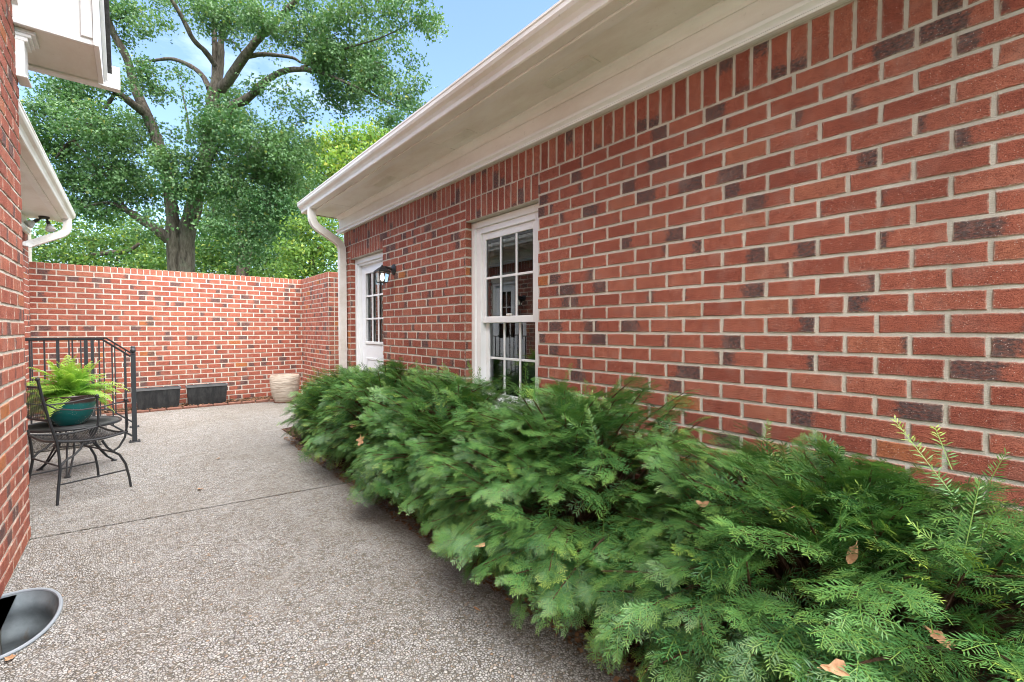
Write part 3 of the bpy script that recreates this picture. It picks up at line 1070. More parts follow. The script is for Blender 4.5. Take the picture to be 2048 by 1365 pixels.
y = 7.80
while y < BY - 0.05:
    specs.append(brick_spec('-X', Vector((RX, y + 0.0385, CZ0 + 0.051)), 0.069, 0.088, flash=0.05, top=True)); y += 0.0792
specs.append(brick_spec('-Y', Vector((RX + 0.1, 7.80, CZ0 + 0.051)), 0.19, 0.088, flash=0.05, top=True))
lay_bricks(core, specs, 300)
mb = MB()                                       # tops of the rowlock bricks
x = -1.115
while x < RX + 0.19:
    mb.cbox(x + 0.0045, x + 0.0735, BY + 0.002, BY + 0.198, CZ0 + 0.07, CZ0 + 0.0945 + RR.uniform(-0.001, 0.001), 0.003); x += 0.0792
y = 7.80
while y < BY - 0.05:
    mb.cbox(RX + 0.002, RX + 0.198, y + 0.0045, y + 0.0735, CZ0 + 0.07, CZ0 + 0.0945 + RR.uniform(-0.001, 0.001), 0.003); y += 0.0792
cop = obj("coping", mb, M['edging'], cwall)

# ---------------------------------------------------------------- left-hand brick house: gable end near, eaves wing behind
LX, FXW, GY = -0.495, -1.118, 3.93
lhouse = thing("brick_house", "red brick house on the left with gable eave return and white gutters", "house", (LX, 3.0, 0.0))
LD = (6.72, 7.62)
LW = (8.05, 8.75)
mb = MB()
mb.box(LX - 0.25, LX, -1.6, GY, 0, 3.4)
mb.box(-6.0, LX - 0.25, GY - 0.25, GY, 0, 3.0)
mb.box(FXW - 0.2, FXW, GY, LD[0], 0, 2.75)
mb.box(FXW - 0.2, FXW, LD[1], LW[0], 0, 2.75)
mb.box(FXW - 0.2, FXW, LW[1], BY + 0.3, 0, 2.75)
mb.box(FXW - 0.2, FXW, LD[0], LD[1], 2.25, 2.75)
mb.box(FXW - 0.2, FXW, LW[0], LW[1], 2.25, 2.75)
mb.box(FXW - 0.2, FXW, LW[0], LW[1], 0, 0.85)
lwall = obj("wall", mb, M['mortar'], lhouse)
specs = []
for kx in range(41):
    zc = 3.305 - 0.048 - (kx + 0.5) * BH
    if zc < 0.03: break
    specs += course('+X', LX, 0.6, GY, zc, GY - 0.0 + (BL / 2 if kx % 2 else 0))
    specs.append(brick_spec('+Y', Vector((LX - 0.05, GY, zc)), 0.09, FH))
    if zc < 2.45:
        hs = [LD]
        if zc > 0.85: hs.append(LW)
        specs += course('+X', FXW, GY + 0.02, BY - 0.01, zc, BY + (BL / 2 if kx % 2 else 0), hs)
specs += course('+X', FXW, GY + 0.02, BY - 0.01, 2.51, BY, (), 0.19, 0.0792, True)
lay_bricks(lwall, specs, 300, lambda c: c.x < -0.6)

# white door and window of the wing (seen mirrored in the glass opposite)
ld = bpy.data.objects.new("door", None); COL.objects.link(ld); ld.parent = lhouse
mb = MB(); y_frame(mb, FXW - 0.10, FXW - 0.03, LD[0] + 0.003, LD[1] - 0.003, 0.19, 2.248, 0.06)
obj("frame", mb, M['white'], ld)
mb = MB(); y_frame(mb, FXW - 0.12, FXW - 0.08, LD[0] + 0.065, LD[1] - 0.065, 0.25, 2.185, 0.15, 0.14, 0.85)
obj("door_leaf", mb, M['door'], ld)
a0, a1, b0, b1 = LD[0] + 0.215, LD[1] - 0.215, 1.10, 2.045
for i in (1, 2):
    y = a0 + (a1 - a0) * i / 3; z = b0 + (b1 - b0) * i / 3
    obj("muntin", MB().cbox(FXW - 0.105, FXW - 0.088, y - 0.011, y + 0.011, b0, b1, 0.002), M['white'], ld)
    obj("muntin", MB().cbox(FXW - 0.104, FXW - 0.089, a0, a1, z - 0.011, z + 0.011, 0.002), M['white'], ld)
obj("pane", MB().add([(FXW - 0.1, a0, b0), (FXW - 0.1, a1, b0), (FXW - 0.1, a1, b1), (FXW - 0.1, a0, b1)], [(0, 1, 2, 3)]), M['glass'], ld)
lw = bpy.data.objects.new("window", None); COL.objects.link(lw); lw.parent = lhouse
mb = MB(); y_frame(mb, FXW - 0.10, FXW - 0.03, LW[0] + 0.003, LW[1] - 0.003, 0.853, 2.248, 0.06)
obj("frame", mb, M['white'], lw)
for i in (1, 2):
    y = LW[0] + (LW[1] - LW[0]) * i / 3
    obj("muntin", MB().cbox(FXW - 0.085, FXW - 0.068, y - 0.011, y + 0.011, 0.913, 2.188, 0.002), M['white'], lw)
for i in (1, 2, 3):
    z = 0.913 + 1.275 * i / 4
    obj("muntin", MB().cbox(FXW - 0.084, FXW - 0.069, LW[0] + 0.063, LW[1] - 0.063, z - 0.011, z + 0.011, 0.002), M['white'], lw)
obj("pane", MB().add([(FXW - 0.078, LW[0], 0.9), (FXW - 0.078, LW[1], 0.9), (FXW - 0.078, LW[1], 2.2), (FXW - 0.078, LW[0], 2.2)], [(0, 1, 2, 3)]), M['glass'], lw)
mb = MB()
vs = lambda x0, x1, y0, y1, z0, z1: [(x0, y0, z0), (x1, y0, z0), (x1, y1, z0), (x0, y1, z0), (x0, y0, z1), (x1, y0, z1), (x1, y1, z1), (x0, y1, z1)]
mb.add(vs(FXW - 3, FXW - 0.21, 6.4, 9.0, 0, 2.7), [(0, 1, 2, 3), (4, 7, 6, 5), (0, 4, 5, 1), (0, 3, 7, 4), (2, 6, 7, 3)])
obj("interior", mb, M['room'], lhouse)

# wing eaves: frieze, soffit, fascia, gutter, downspout
LEY0, LEY1 = 4.5, 9.10
LSZ = 2.80
obj("frieze", MB().cbox(FXW - 0.02, FXW + 0.026, LEY0, LEY1 + 0.02, 2.585, LSZ, 0.002), M['trim'], lhouse)
prof = [(FXW + 0.027, 2.575), (FXW + 0.050, 2.580), (FXW + 0.042, 2.600), (FXW + 0.064, 2.622), (FXW + 0.05, 2.645), (FXW + 0.027, 2.656)]
obj("moulding", MB().extrude(prof, fy, LEY0, LEY1 + 0.05), M['white'], lhouse)
obj("soffit", MB().cbox(FXW, -0.80, LEY0, LEY1, LSZ, LSZ + 0.02, 0.002), M['soffit'], lhouse)
obj("fascia", MB().cbox(-0.798, -0.735, LEY0, LEY1, LSZ - 0.014, LSZ + 0.16, 0.002), M['trim'], lhouse)
LG = [(-0.732 + (1.832 - a), b - SZ + LSZ) for a, b in GP]
lgut = obj("gutter", MB().extrude(LG, fy, LEY0, LEY1 + 0.04), M['gutter'], lhouse)
obj("roof", MB().extrude([(-0.62, LSZ + 0.134), (-0.62, LSZ + 0.148), (-5.0, LSZ + 2.3), (-5.0, LSZ + 2.28)], fy, LEY0 - 0.4, LEY1 + 0.02), M['shingle'], lhouse)
path = round_path([(-0.675, 8.88, LSZ + 0.01), (-0.675, 8.88, LSZ - 0.18), (-1.075, 8.80, 2.38), (-1.075, 7.95, 2.28), (-1.075, 7.95, 0.15)], 0.09, 8)
obj("downspout", MB().sweep(spout_profile(0.075, 0.085), path, (0, 1, 0.0)), M['gutter'], lhouse, True)

# gable: level eave return closed by an upright board, rake above it, gutter of the far eave
RS = 0.67                                       # roof pitch
YR, ZR = 3.80, 3.0
XR = -0.155                                     # outer edge of the return
gab = bpy.data.objects.new("gable_eave", None); COL.objects.link(gab); gab.parent = lhouse
def rz_(y, dz=0.0): return 3.10 + (4.36 - y) * RS + dz
y1 = -1.4
xs = lambda a, b, t: (t, a, b)
obj("return_soffit", MB().cbox(LX + 0.002, XR, YR + 0.021, 4.335, ZR, ZR + 0.02, 0.002), M['soffit'], gab)
obj("eave_soffit", MB().cbox(-5.0, LX - 0.002, GY + 0.002, 4.335, ZR, ZR + 0.02, 0.002), M['soffit'], gab)
obj("return_board", MB().cbox(LX + 0.002, XR, YR, YR + 0.02, ZR - 0.004, rz_(YR) - 0.05, 0.002), M['white'], gab)
obj("rake_soffit", MB().extrude([(YR, rz_(YR, -0.075)), (y1, rz_(y1, -0.075)), (y1, rz_(y1, -0.05)), (YR, rz_(YR, -0.05))], xs, LX + 0.003, XR), M['soffit'], gab)
obj("rake_frieze", MB().extrude([(YR + 0.09, ZR + 0.045), (YR + 0.09, rz_(YR + 0.09, -0.08)), (y1, rz_(y1, -0.077)), (y1, rz_(y1, -0.30)), (YR - 0.12, ZR + 0.16)], xs, LX + 0.001, LX + 0.028), M['white'], gab)
obj("gable_wall", MB().extrude([(GY - 0.01, 3.4), (y1, 3.4), (y1, rz_(y1, -0.08))], xs, LX - 0.2, LX), M['edging'], gab)
obj("corner_trim", MB().cbox(XR - 0.055, XR - 0.001, YR - 0.016, YR - 0.001, ZR + 0.03, rz_(YR) - 0.06, 0.003), M['white'], gab)
obj("rake_board", MB().extrude([(y1, rz_(y1, -0.20)), (YR - 0.05, rz_(YR - 0.05, -0.20)), (YR - 0.02, ZR - 0.010), (4.335, ZR - 0.010), (4.335, rz_(4.335, -0.012)), (y1, rz_(y1, -0.012))], xs, XR + 0.001, XR + 0.026), M['white'], gab)
obj("rake_moulding", MB().extrude([(y1, rz_(y1, -0.085)), (4.345, rz_(4.345, -0.085)), (4.345, rz_(4.345, -0.011)), (y1, rz_(y1, -0.011))], xs, XR + 0.027, XR + 0.048), M['white'], gab)
obj("roof_edge", MB().extrude([(y1, rz_(y1, -0.010)), (4.40, rz_(4.40, -0.010)), (4.40, rz_(4.40, 0.012)), (y1, rz_(y1, 0.012))], xs, XR + 0.001, XR + 0.072), M['shingle'], gab)
obj("roof", MB().extrude([(y1, rz_(y1, -0.010)), (4.40, rz_(4.40, -0.010)), (4.40, rz_(4.40, 0.012)), (y1, rz_(y1, 0.012))], xs, -5.0, XR), M['shingle'], gab)
obj("eave_fascia", MB().cbox(-5.0, XR, 4.336, 4.36, ZR - 0.012, ZR + 0.085, 0.002), M['trim'], gab)
GQ = [(4.362 + (1.832 - a) * 0.95, ZR - 0.006 + (b - SZ) * 1.3) for a, b in GP]
obj("gutter", MB().extrude(GQ, xs, -5.0, XR + 0.115), M['white'], gab)
# frieze block with crown where the return meets the wall
mb = MB()
mb.cbox(LX + 0.001, LX + 0.040, 3.86, 3.99, 2.735, ZR - 0.001, 0.003)
mb.cbox(LX + 0.0005, LX + 0.052, 3.85, 4.00, 2.72, 2.734, 0.003)
for i, (w, z0, z1) in enumerate(((0.055, 2.93, 2.955), (0.07, 2.955, 2.975), (0.088, 2.975, 2.998))):
    mb.cbox(LX + 0.0015, LX + w, 3.858 - 0.004 * i, 4.0 + 0.01 * i, z0, z1 - 0.0005, 0.003)
obj("frieze_block", mb, M['white'], gab)
obj("eave_frieze", MB().cbox(-5.0, LX + 0.0, GY + 0.001, GY + 0.03, 2.735, ZR - 0.002, 0.003), M['white'], gab)

# ---------------------------------------------------------------- window well at the foot of the left wall
well = thing("window_well", "half-round corrugated galvanised window well sunk beside the left wall", "window well", (LX, 2.85, 0.0))
def well_pt(i, n, off, z):
    t = math.pi * i / n
    return (LX + 0.001 + (0.222 + off) * math.sin(t) ** 0.7, 2.85 - (0.30 + off) * math.cos(t), z)
mb = MB()
nz, na = 30, 40
vs, fs = [], []
for j in range(nz + 1):
    z = 0.008 - 0.62 * j / nz
    o = 0.010 * math.cos(j / nz * 2 * math.pi * 4.6) - 0.014
    for i in range(na + 1): vs.append(well_pt(i, na, o, z))
for j in range(nz):
    for i in range(na):
        a = j * (na + 1) + i
        fs.append((a, a + na + 1, a + na + 2, a + 1))
mb.add(vs, fs)
obj("corrugated_side", mb, M['galv'], well, True)
mb = MB()
mb.tube([well_pt(i, na, 0.002, 0.008) for i in range(na + 1)], 0.0075, 8)
obj("rolled_rim", mb, M['zinc'], well, True)
mb = MB()
vs = [well_pt(i, na, 0.0, -0.34) for i in range(na + 1)]
mb.add(vs, [tuple(range(na + 1))])
obj("gravel_floor", mb, M['mulch'], well)
mb = MB()
obj("wall_face", MB().box(LX - 0.05, LX - 0.002, 2.45, 3.24, -0.6, -0.001), M['footing'], well)

# ---------------------------------------------------------------- stoop and its two railings
SH = 0.19
stoop = MB().cbox(FXW + 0.002, -0.27, 6.65, 7.72, 0.001, SH, 0.012)
tag(top_obj("stoop", stoop, M['aggregate'], (-0.69, 7.18, 0.0)), "low exposed aggregate stoop between the black iron railings", "step")


def railing(y, label):
    t = thing("step_railing", label, "railing", (0.0, y, 0.0), 0.0, "iron railings on the stoop")
    z = lambda v: v
    obj("post", MB().cbox(-0.022, 0.022, -0.022, 0.022, 0.008, 0.985, 0.002), M['railing'], t, False, True)
    mb = MB().cbox(-0.05, 0.05, -0.05, 0.05, 0.0, 0.008, 0.001)
    for sx in (-1, 1):
        for sy in (-1, 1): mb.ball((sx * 0.037, sy * 0.037, 0.010), 0.007, 8, 5)
    obj("base_plate", mb, M['railing'], t, False, True)
    mb = MB().lathe([(0.001, 0.985), (0.026, 0.985), (0.026, 0.992), (0.012, 0.997), (0.012, 1.003), (0.001, 1.003)], (0, 0, 0), 16)
    mb.ball((0, 0, 1.026), 0.027, 16, 10)
    obj("ball_finial", mb, M['railing'], t, True, True)
    prof = [(-0.019, -0.007), (-0.017, 0.004), (-0.008, 0.011), (0.008, 0.011), (0.017, 0.004), (0.019, -0.007)]
    obj("handrail", MB().sweep(prof, [(-0.021, 0, 0.962), (-0.255, 0, 1.158), (-1.10, 0, 1.158)], (0, 1, 0)), M['railing'], t, False, True)
    low = [(-0.021, 0, 0.068), (-0.245, 0, 0.262), (-1.10, 0, 0.262)]
    obj("bottom_rail", MB().sweep([(-0.012, -0.008), (-0.012, 0.008), (0.012, 0.008), (0.012, -0.008)], low, (0, 1, 0)), M['railing'], t, False, True)
    x = -0.074
    while x > -1.05:
        up = 1.150 if x < -0.255 else 0.962 - (x + 0.021) * 0.838
        dn = 0.262 if x < -0.245 else 0.068 - (x + 0.021) * 0.866
        obj("baluster", MB().box(x - 0.0065, x + 0.0065, -0.0065, 0.0065, dn, up), M['railing'], t, False, True)
        x -= 0.1035
    obj("post", MB().box(-0.40, -0.37, -0.015, 0.015, SH, 1.15), M['railing'], t, False, True)
    return t


railing(6.62, "black iron step railing nearest the chair with ball-topped post")
railing(7.62, "black iron step railing farther back, mostly behind the first one")

# ---------------------------------------------------------------- wrought iron armchair
A2, C2, B2, D2 = Vector((-0.45, 4.55, 0)), Vector((-0.05, 4.71, 0)), Vector((-0.635, 5.05, 0)), Vector((-0.235, 5.24, 0))
cc = (A2 + B2 + C2 + D2) / 4
fx = ((C2 + D2) / 2 - (A2 + B2) / 2).normalized()       # seat direction
CRZ = math.atan2(fx.y, fx.x)
chair = thing("garden_chair", "black wrought iron armchair with mesh seat in front of the potted fern", "chair", (cc.x, cc.y, 0.0), CRZ)
HW = 0.235                                              # half width at the seat
def S(y): return 1 if y > 0 else -1


def mesh_grid(mb, fn, nu, nv, r, su, sv):
    """expanded-metal look: two families of zigzag strands over the unit square"""
    for fam in (1, -1):
        k = -nv
        while k < nu + nv:
            pts = []
            for j in range(nv * 2 + 1):
                v = j / (nv * 2)
                u = (k + fam * v * nv * 0.62 + (0 if fam == 1 else 0.0)) / nu
                if 0 <= u <= 1: pts.append(fn(u, v))
            if len(pts) > 1: mb.tube(pts, r, 4, False)
            k += 1


for sy in (-1, 1):
    y0 = sy * HW
    # back post runs down into the rear leg that kicks out at the floor
    pts = [(-0.29, y0, 0.905), (-0.27, y0, 0.78), (-0.235, y0, 0.60), (-0.20, y0, 0.45), (-0.19, y0 * 1.0, 0.36), (-0.185, y0, 0.25), (-0.205, y0 * 1.08, 0.10), (-0.215, y0 * 1.13, 0.0)]
    back = obj("back_post", MB().tube(pts, [0.0085] * 5 + [0.009, 0.009, 0.0085], 10), M['iron'], chair, True, True)
    obj("finial", MB().ball((-0.292, y0, 0.912), 0.0145, 12, 8), M['iron'], back, True, True)
    pts = [(0.215, y0, 0.69), (0.218, y0, 0.60), (0.222, y0, 0.50), (0.205, y0, 0.40), (0.165, y0, 0.33), (0.12, y0, 0.305)]
    fr_ = obj("arm_post", MB().tube(pts, 0.0078, 10), M['iron'], chair, True, True)
    obj("finial", MB().ball((0.215, y0, 0.70), 0.0145, 12, 8), M['iron'], fr_, True, True)
    pts = [(0.06, y0, 0.405), (0.09, y0, 0.345), (0.125, y0, 0.305), (0.165, y0 * 1.02, 0.27), (0.20, y0 * 1.06, 0.19), (0.218, y0 * 1.1, 0.08), (0.225, y0 * 1.13, 0.0)]
    obj("leg", MB().tube(pts, 0.0085, 10), M['iron'], chair, True, True)
    pts = [(-0.185, y0, 0.27), (-0.15, y0, 0.31), (-0.11, y0, 0.33), (-0.07, y0, 0.37), (-0.05, y0, 0.42)]
    obj("brace", MB().tube(pts, 0.008, 8), M['iron'], chair, True, True)
    # arm: thin rod sagging from the back post to the front finial
    pts = [(-0.268, y0, 0.745), (-0.20, y0 * 1.04, 0.690), (-0.08, y0 * 1.09, 0.664), (0.06, y0 * 1.09, 0.668), (0.15, y0 * 1.04, 0.683), (0.215, y0, 0.688), (0.235, y0, 0.684)]
    obj("arm", MB().tube(pts, 0.0052, 8), M['iron'], chair, True, True)
    obj("stretcher", MB().tube([(-0.20, y0 * 1.06, 0.14), (0.21, y0 * 1.06, 0.14)], 0.006, 8), M['iron'], chair, True, True)
obj("stretcher", MB().tube([(0.125, -HW, 0.30), (0.125, HW, 0.30)], 0.0065, 8), M['iron'], chair, True, True)
obj("stretcher", MB().tube([(-0.187, -HW, 0.27), (-0.187, HW, 0.27)], 0.0065, 8), M['iron'], chair, True, True)
seat = lambda u, v: (-0.20 + 0.42 * u, -HW + 2 * HW * v, 0.455 - 0.035 * math.sin(math.pi * min(1, u * 0.9)) - 0.02 * (1 - (2 * v - 1) ** 2))
mb = MB()
mb.tube([seat(u / 10, 0.0) for u in range(11)], 0.0085, 8); mb.tube([seat(u / 10, 1.0) for u in range(11)], 0.0085, 8)
mb.tube([seat(0, v / 10) for v in range(11)], 0.009, 8); mb.tube([seat(1, v / 10) for v in range(11)], 0.0085, 8)
seat_f = obj("seat_frame", mb, M['iron'], chair, True, True)
mb = MB(); mesh_grid(mb, seat, 20, 20, 0.0017, 1, 1)
obj("seat_mesh", mb, M['iron'], seat_f, False, True)
bk = lambda u, v: (-0.284 + 0.055 * (1 - v), -HW + 2 * HW * u, 0.60 + 0.255 * v)
bk = lambda u, v: (-0.240 - 0.048 * v - 0.02 * math.sin(math.pi * u), -HW + 2 * HW * u, 0.61 + 0.245 * v)
mb = MB()
mb.tube([bk(u / 10, 0.0) for u in range(11)], 0.008, 8)
obj("back_rail", MB().tube([bk(u / 10, 1.0) for u in range(11)], 0.008, 8), M['iron'], chair, True, True)
bf = obj("back_rail", mb, M['iron'], chair, True, True)
mb = MB(); mesh_grid(mb, bk, 17, 11, 0.0017, 1, 1)
obj("back_mesh", mb, M['iron'], bf, False, True)

# ---------------------------------------------------------------- round iron side table
TX, TY, TZ, TR = -0.42, 5.66, 0.42, 0.32
table = thing("side_table", "low round black mesh table holding the teal pot", "table", (TX, TY, 0.0))
mb = MB()
mb.tube([(TR * math.cos(t * math.pi / 24), TR * math.sin(t * math.pi / 24), TZ - 0.008) for t in range(49)], 0.012, 8, False)
tt = obj("top_rim", mb, M['iron'], table, True, True)
mb = MB()
for fam in (0, 1):
    for i in range(-20, 21):
        o = i * 0.0158
        h = math.sqrt(max(0, TR * TR - o * o))
        if h < 0.02: continue
        if fam == 0: mb.tube([(o, -h, TZ - 0.006), (o, h, TZ - 0.006)], 0.0034, 4, False)
        else: mb.tube([(-h, o, TZ - 0.004), (h, o, TZ - 0.004)], 0.0034, 4, False)
obj("top_mesh", mb, M['iron'], table, False, True)
for q in range(3):
    a = math.radians(-95 + 120 * q)
    for s in (-0.10, 0.10):
        c1, s1 = math.cos(a + s * 1.6), math.sin(a + s * 1.6)
        pts = [(0.17 * c1, 0.17 * s1, TZ - 0.016), (0.12 * c1, 0.12 * s1, 0.30), (0.15 * c1, 0.15 * s1, 0.20), (0.235 * math.cos(a + s * 0.5), 0.235 * math.sin(a + s * 0.5), 0.06), (0.285 * math.cos(a + s * 0.2), 0.285 * math.sin(a + s * 0.2), 0.012), (0.30 * math.cos(a), 0.30 * math.sin(a), 0.008)]
        obj("leg", MB().tube(pts, 0.0075, 8), M['iron'], table, True, True)
    obj("foot", MB().lathe([(0.001, 0.0), (0.024, 0.0), (0.024, 0.008), (0.010, 0.016), (0.001, 0.018)], (0.292 * math.cos(a), 0.292 * math.sin(a), 0), 12), M['iron'], table, True, True)
obj("ring", MB().tube([(0.135 * math.cos(t * math.pi / 16), 0.135 * math.sin(t * math.pi / 16), 0.235) for t in range(33)], 0.006, 6, False), M['iron'], table, True, True)

# ---------------------------------------------------------------- teal bowl and its fern
PX, PY, PZ = -0.435, 5.60, TZ + 0.001
pot = thing("plant_pot", "teal glazed bowl-shaped plant pot standing on the mesh table", "pot", (PX, PY, PZ))
prof = [(a * 1.2, b * 1.22) for a, b in ((0.001, 0.0), (0.075, 0.0), (0.085, 0.006), (0.115, 0.05), (0.138, 0.10), (0.150, 0.15), (0.155, 0.185), (0.160, 0.205), (0.168, 0.213), (0.166, 0.219), (0.150, 0.218), (0.145, 0.20), (0.14, 0.17), (0.001, 0.17))]
obj("bowl", MB().lathe(prof, (0, 0, 0), 48), M['teal'], pot, True, True)
obj("soil", MB().lathe([(0.001, 0.240), (0.172, 0.232)], (0, 0, 0), 24), M['soil'], pot, True, True)


def frond_mesh(paths, npin, plen, tipbias):
    """arching fern fronds with toothed leaflets"""
    V, Q, TI, TP = [], [], [], []
    for pts, wide, tone in paths:
        n = len(pts)
        for i in range(n - 1):                             # rachis
            a, b = pts[i], pts[i + 1]
            d = (b - a).normalized(); s = d.cross(Vector((0, 0, 1)))
            s = s.normalized() * 0.0016 if s.length > 1e-4 else Vector((0.0016, 0, 0))
            o = len(V); V += [a - s, a + s, b + s, b - s]; Q.append((o, o + 1, o + 2, o + 3)); TI += [0.2] * 4; TP += [0.5] * 4
        for j in range(npin):
            t = (j + 0.6) / npin
            f = t * (n - 1); i = min(int(f), n - 2); w = f - i
            p = pts[i].lerp(pts[i + 1], w)
            d = (pts[i + 1] - pts[i]).normalized()
            s = d.cross(Vector((0, 0, 1)))
            s = s.normalized() if s.length > 1e-3 else Vector((1, 0, 0))
            up = s.cross(d).normalized()
            L = plen * wide * (math.sin(math.pi * (0.10 + 0.86 * t)) ** 0.75) * RR.uniform(0.85, 1.1)
            for sg in (-1, 1):
                di = (s * sg + d * 0.38 + up * RR.uniform(-0.25, 0.2)).normalized()
                wv = di.cross(up).normalized() * (0.0068 * wide * (1.1 - 0.5 * t))
                m1 = p + di * L * 0.5 + up * 0.004
                tip = p + di * L - up * L * 0.22
                o = len(V)
                V += [p + wv * 0.5, p - wv * 0.5, m1 - wv * 1.0, m1 + wv * 1.0, tip]
                Q.append((o, o + 1, o + 2, o + 3)); Q.append((o + 3, o + 2, o + 4, o + 4))
                tt_ = min(1, max(0, tone + RR.uniform(-0.25, 0.25)))
                TI += [tt_] * 5; TP += [tipbias * t * t] * 5
    return V, Q, TI, TP


paths = []
for i in range(90):
    az = RR.uniform(0, 2 * math.pi)
    el = RR.uniform(0.25, 1.45) if i > 8 else RR.uniform(1.1, 1.5)
    L = RR.uniform(0.26, 0.42) * (0.95 if el > 1 else 1.0)
    p = Vector((RR.uniform(-0.06, 0.06), RR.uniform(-0.06, 0.06), 0.236))
    d = Vector((math.cos(az) * math.cos(el), math.sin(az) * math.cos(el), math.sin(el)))
    pts = [p.copy()]
    for s in range(12):
        p = p + d * (L / 12)
        d = (d + Vector((0, 0, -0.115 - 0.04 * (1.5 - el)))).normalized()
        pts.append(p.copy())
    paths.append((pts, RR.uniform(0.85, 1.2), RR.random()))
V, Q, TI, TP = frond_mesh(paths, 26, 0.060, 0.9)
tris = np.array([q[:3] for q in Q if q[2] == q[3]]) if False else None
vv = np.array([tuple(p) for p in V])
quads = np.array([q for q in Q if q[2] != q[3]]); trs = np.array([q[:3] for q in Q if q[2] == q[3]])
fern = thing("fern", "bright green fern with arching fronds growing in the teal pot", "fern", (PX, PY, PZ + 0.232))
vv = vv - np.array([0, 0, 0.232])
link("fronds", np_mesh("fronds", vv, quads, M['fern'], {"tint": np.array(TI), "tip": np.array(TP)}, False, trs), fern)

# ---------------------------------------------------------------- trough planters, round pot, edging at the back wall
def trough(x0, x1, y0, rz, label):
    t = thing("trough_planter", label, "planter", ((x0 + x1) / 2, y0, 0.004), rz, "black trough planters by the back wall")
    w, d, h = (x1 - x0) / 2, 0.10, 0.325
    def ring(ww, dd, z): return [(-ww, -dd, z), (ww, -dd, z), (ww, dd, z), (-ww, dd, z)]
    vs = ring(w - 0.022, d - 0.015, 0) + ring(w, d, h) + ring(w - 0.012, d - 0.012, h) + ring(w - 0.018, d - 0.018, h - 0.10)
    fs = [(3, 2, 1, 0)]
    for q in range(3):
        for i in range(4):
            j = (i + 1) % 4
            fs.append((q * 4 + i, q * 4 + j, q * 4 + 4 + j, q * 4 + 4 + i))
    obj("box", MB().add(vs, fs), M['trough'], t, False, True)
    vr = ring(w + 0.001, d + 0.001, h - 0.016) + ring(w + 0.011, d + 0.011, h - 0.016) + ring(w + 0.011, d + 0.011, h + 0.012) + ring(w - 0.011, d - 0.011, h + 0.012) + ring(w - 0.011, d - 0.011, h + 0.001)
    obj("rim", MB().add(vr, [(q * 4 + i, q * 4 + (i + 1) % 4, q * 4 + 4 + (i + 1) % 4, q * 4 + 4 + i) for q in range(4) for i in range(4)]), M['rim'], t, False, True)
    obj("soil", MB().add(ring(w - 0.0185, d - 0.0185, h - 0.09), [(0, 1, 2, 3)]), M['soil'], t, False, True)
    return t


trough(0.02, 0.575, 9.10, 0.02, "black plastic trough planter next to the railing post")
trough(0.665, 1.225, 9.12, -0.02, "black plastic trough planter to the right of its twin, nearer the round pot")
prof = [(0.001, 0.0), (0.150, 0.0), (0.156, 0.012), (0.172, 0.05), (0.198, 0.12), (0.218, 0.22), (0.226, 0.32), (0.224, 0.395), (0.218, 0.405), (0.202, 0.403), (0.198, 0.38), (0.195, 0.30), (0.001, 0.30)]
rp = thing("round_pot", "round beige rippled stone pot in the corner by the back wall", "pot", (2.03, 8.62, 0.004))
prof = [(a * 1.05, b * 1.13) for a, b in prof]
obj("body", MB().lathe(prof, (0, 0, 0), 48), M['sandpot'], rp, True, True)
obj("saucer", MB().lathe([(0.001, -0.003), (0.175, -0.003), (0.19, 0.012), (0.185, 0.014), (0.160, 0.008)], (0, 0, 0), 36), M['edging'], rp, True, True)

edge = thing("brick_edging", "row of low terracotta edging bricks along the back planting bed", "edging", (0.6, 8.87, 0.0))
x = -1.05
while x < 1.95:
    L = 0.205
    yy = 8.885 if x < 1.0 else 8.885 - (x - 1.0) ** 2 * 0.11
    o = obj("edging_brick", MB().cbox(-L / 2 + 0.004, L / 2 - 0.004, -0.03, 0.03, -0.02, 0.036, 0.012), M['edging'], edge, False, True)
    o.location = (x + L / 2 - 0.6, yy - 8.87 + RR.uniform(-0.006, 0.006), RR.uniform(-0.004, 0.004))
    o.rotation_euler = (RR.uniform(-0.04, 0.04), RR.uniform(-0.02, 0.02), RR.uniform(-0.03, 0.03) - (0.22 * max(0, x - 1.0)))
    x += L


def litter(name, label, n, fn, smin, smax):
    V, Q = [], []
    for i in range(n):
        x, y, z = fn()
        a = RR.uniform(0, 6.28); s = RR.uniform(smin, smax); w = s * RR.uniform(0.3, 0.6)
        u = Vector((math.cos(a), math.sin(a), RR.uniform(-0.3, 0.3))) * s
        v = Vector((-math.sin(a), math.cos(a), RR.uniform(-0.4, 0.4))) * w
        c = Vector((x, y, z)); o = len(V)
        V += [c - u, c + v + Vector((0, 0, s * 0.2)), c + u, c - v]
        Q.append((o, o + 1, o + 2, o + 3))
    me = np_mesh(name, np.array([tuple(p) for p in V]), np.array(Q), M['litter'])
    o = link(name, me)
    o["kind"] = "stuff"; o["label"] = label; o["category"] = "leaf litter"


litter("leaf_litter", "brown leaf litter scattered in the bed below the back wall", 1500, lambda: (RR.uniform(-1.0, 2.45), RR.uniform(8.93, 9.34), RR.uniform(0.012, 0.04)), 0.012, 0.03)
litter("leaf_litter", "dark leaf litter and mulch crumbs spilling from under the yews", 3600, lambda: (1.36 + abs(RR.gauss(0, 0.14)) - 0.05, RR.uniform(-0.2, 5.7), RR.uniform(0.004, 0.02)), 0.006, 0.018)
litter("leaf_litter", "dry leaves and twigs at the bottom of the window well", 60, lambda: (LX + RR.uniform(0.02, 0.14), RR.uniform(2.7, 3.0), -0.335 + RR.uniform(0.0, 0.03)), 0.015, 0.035)

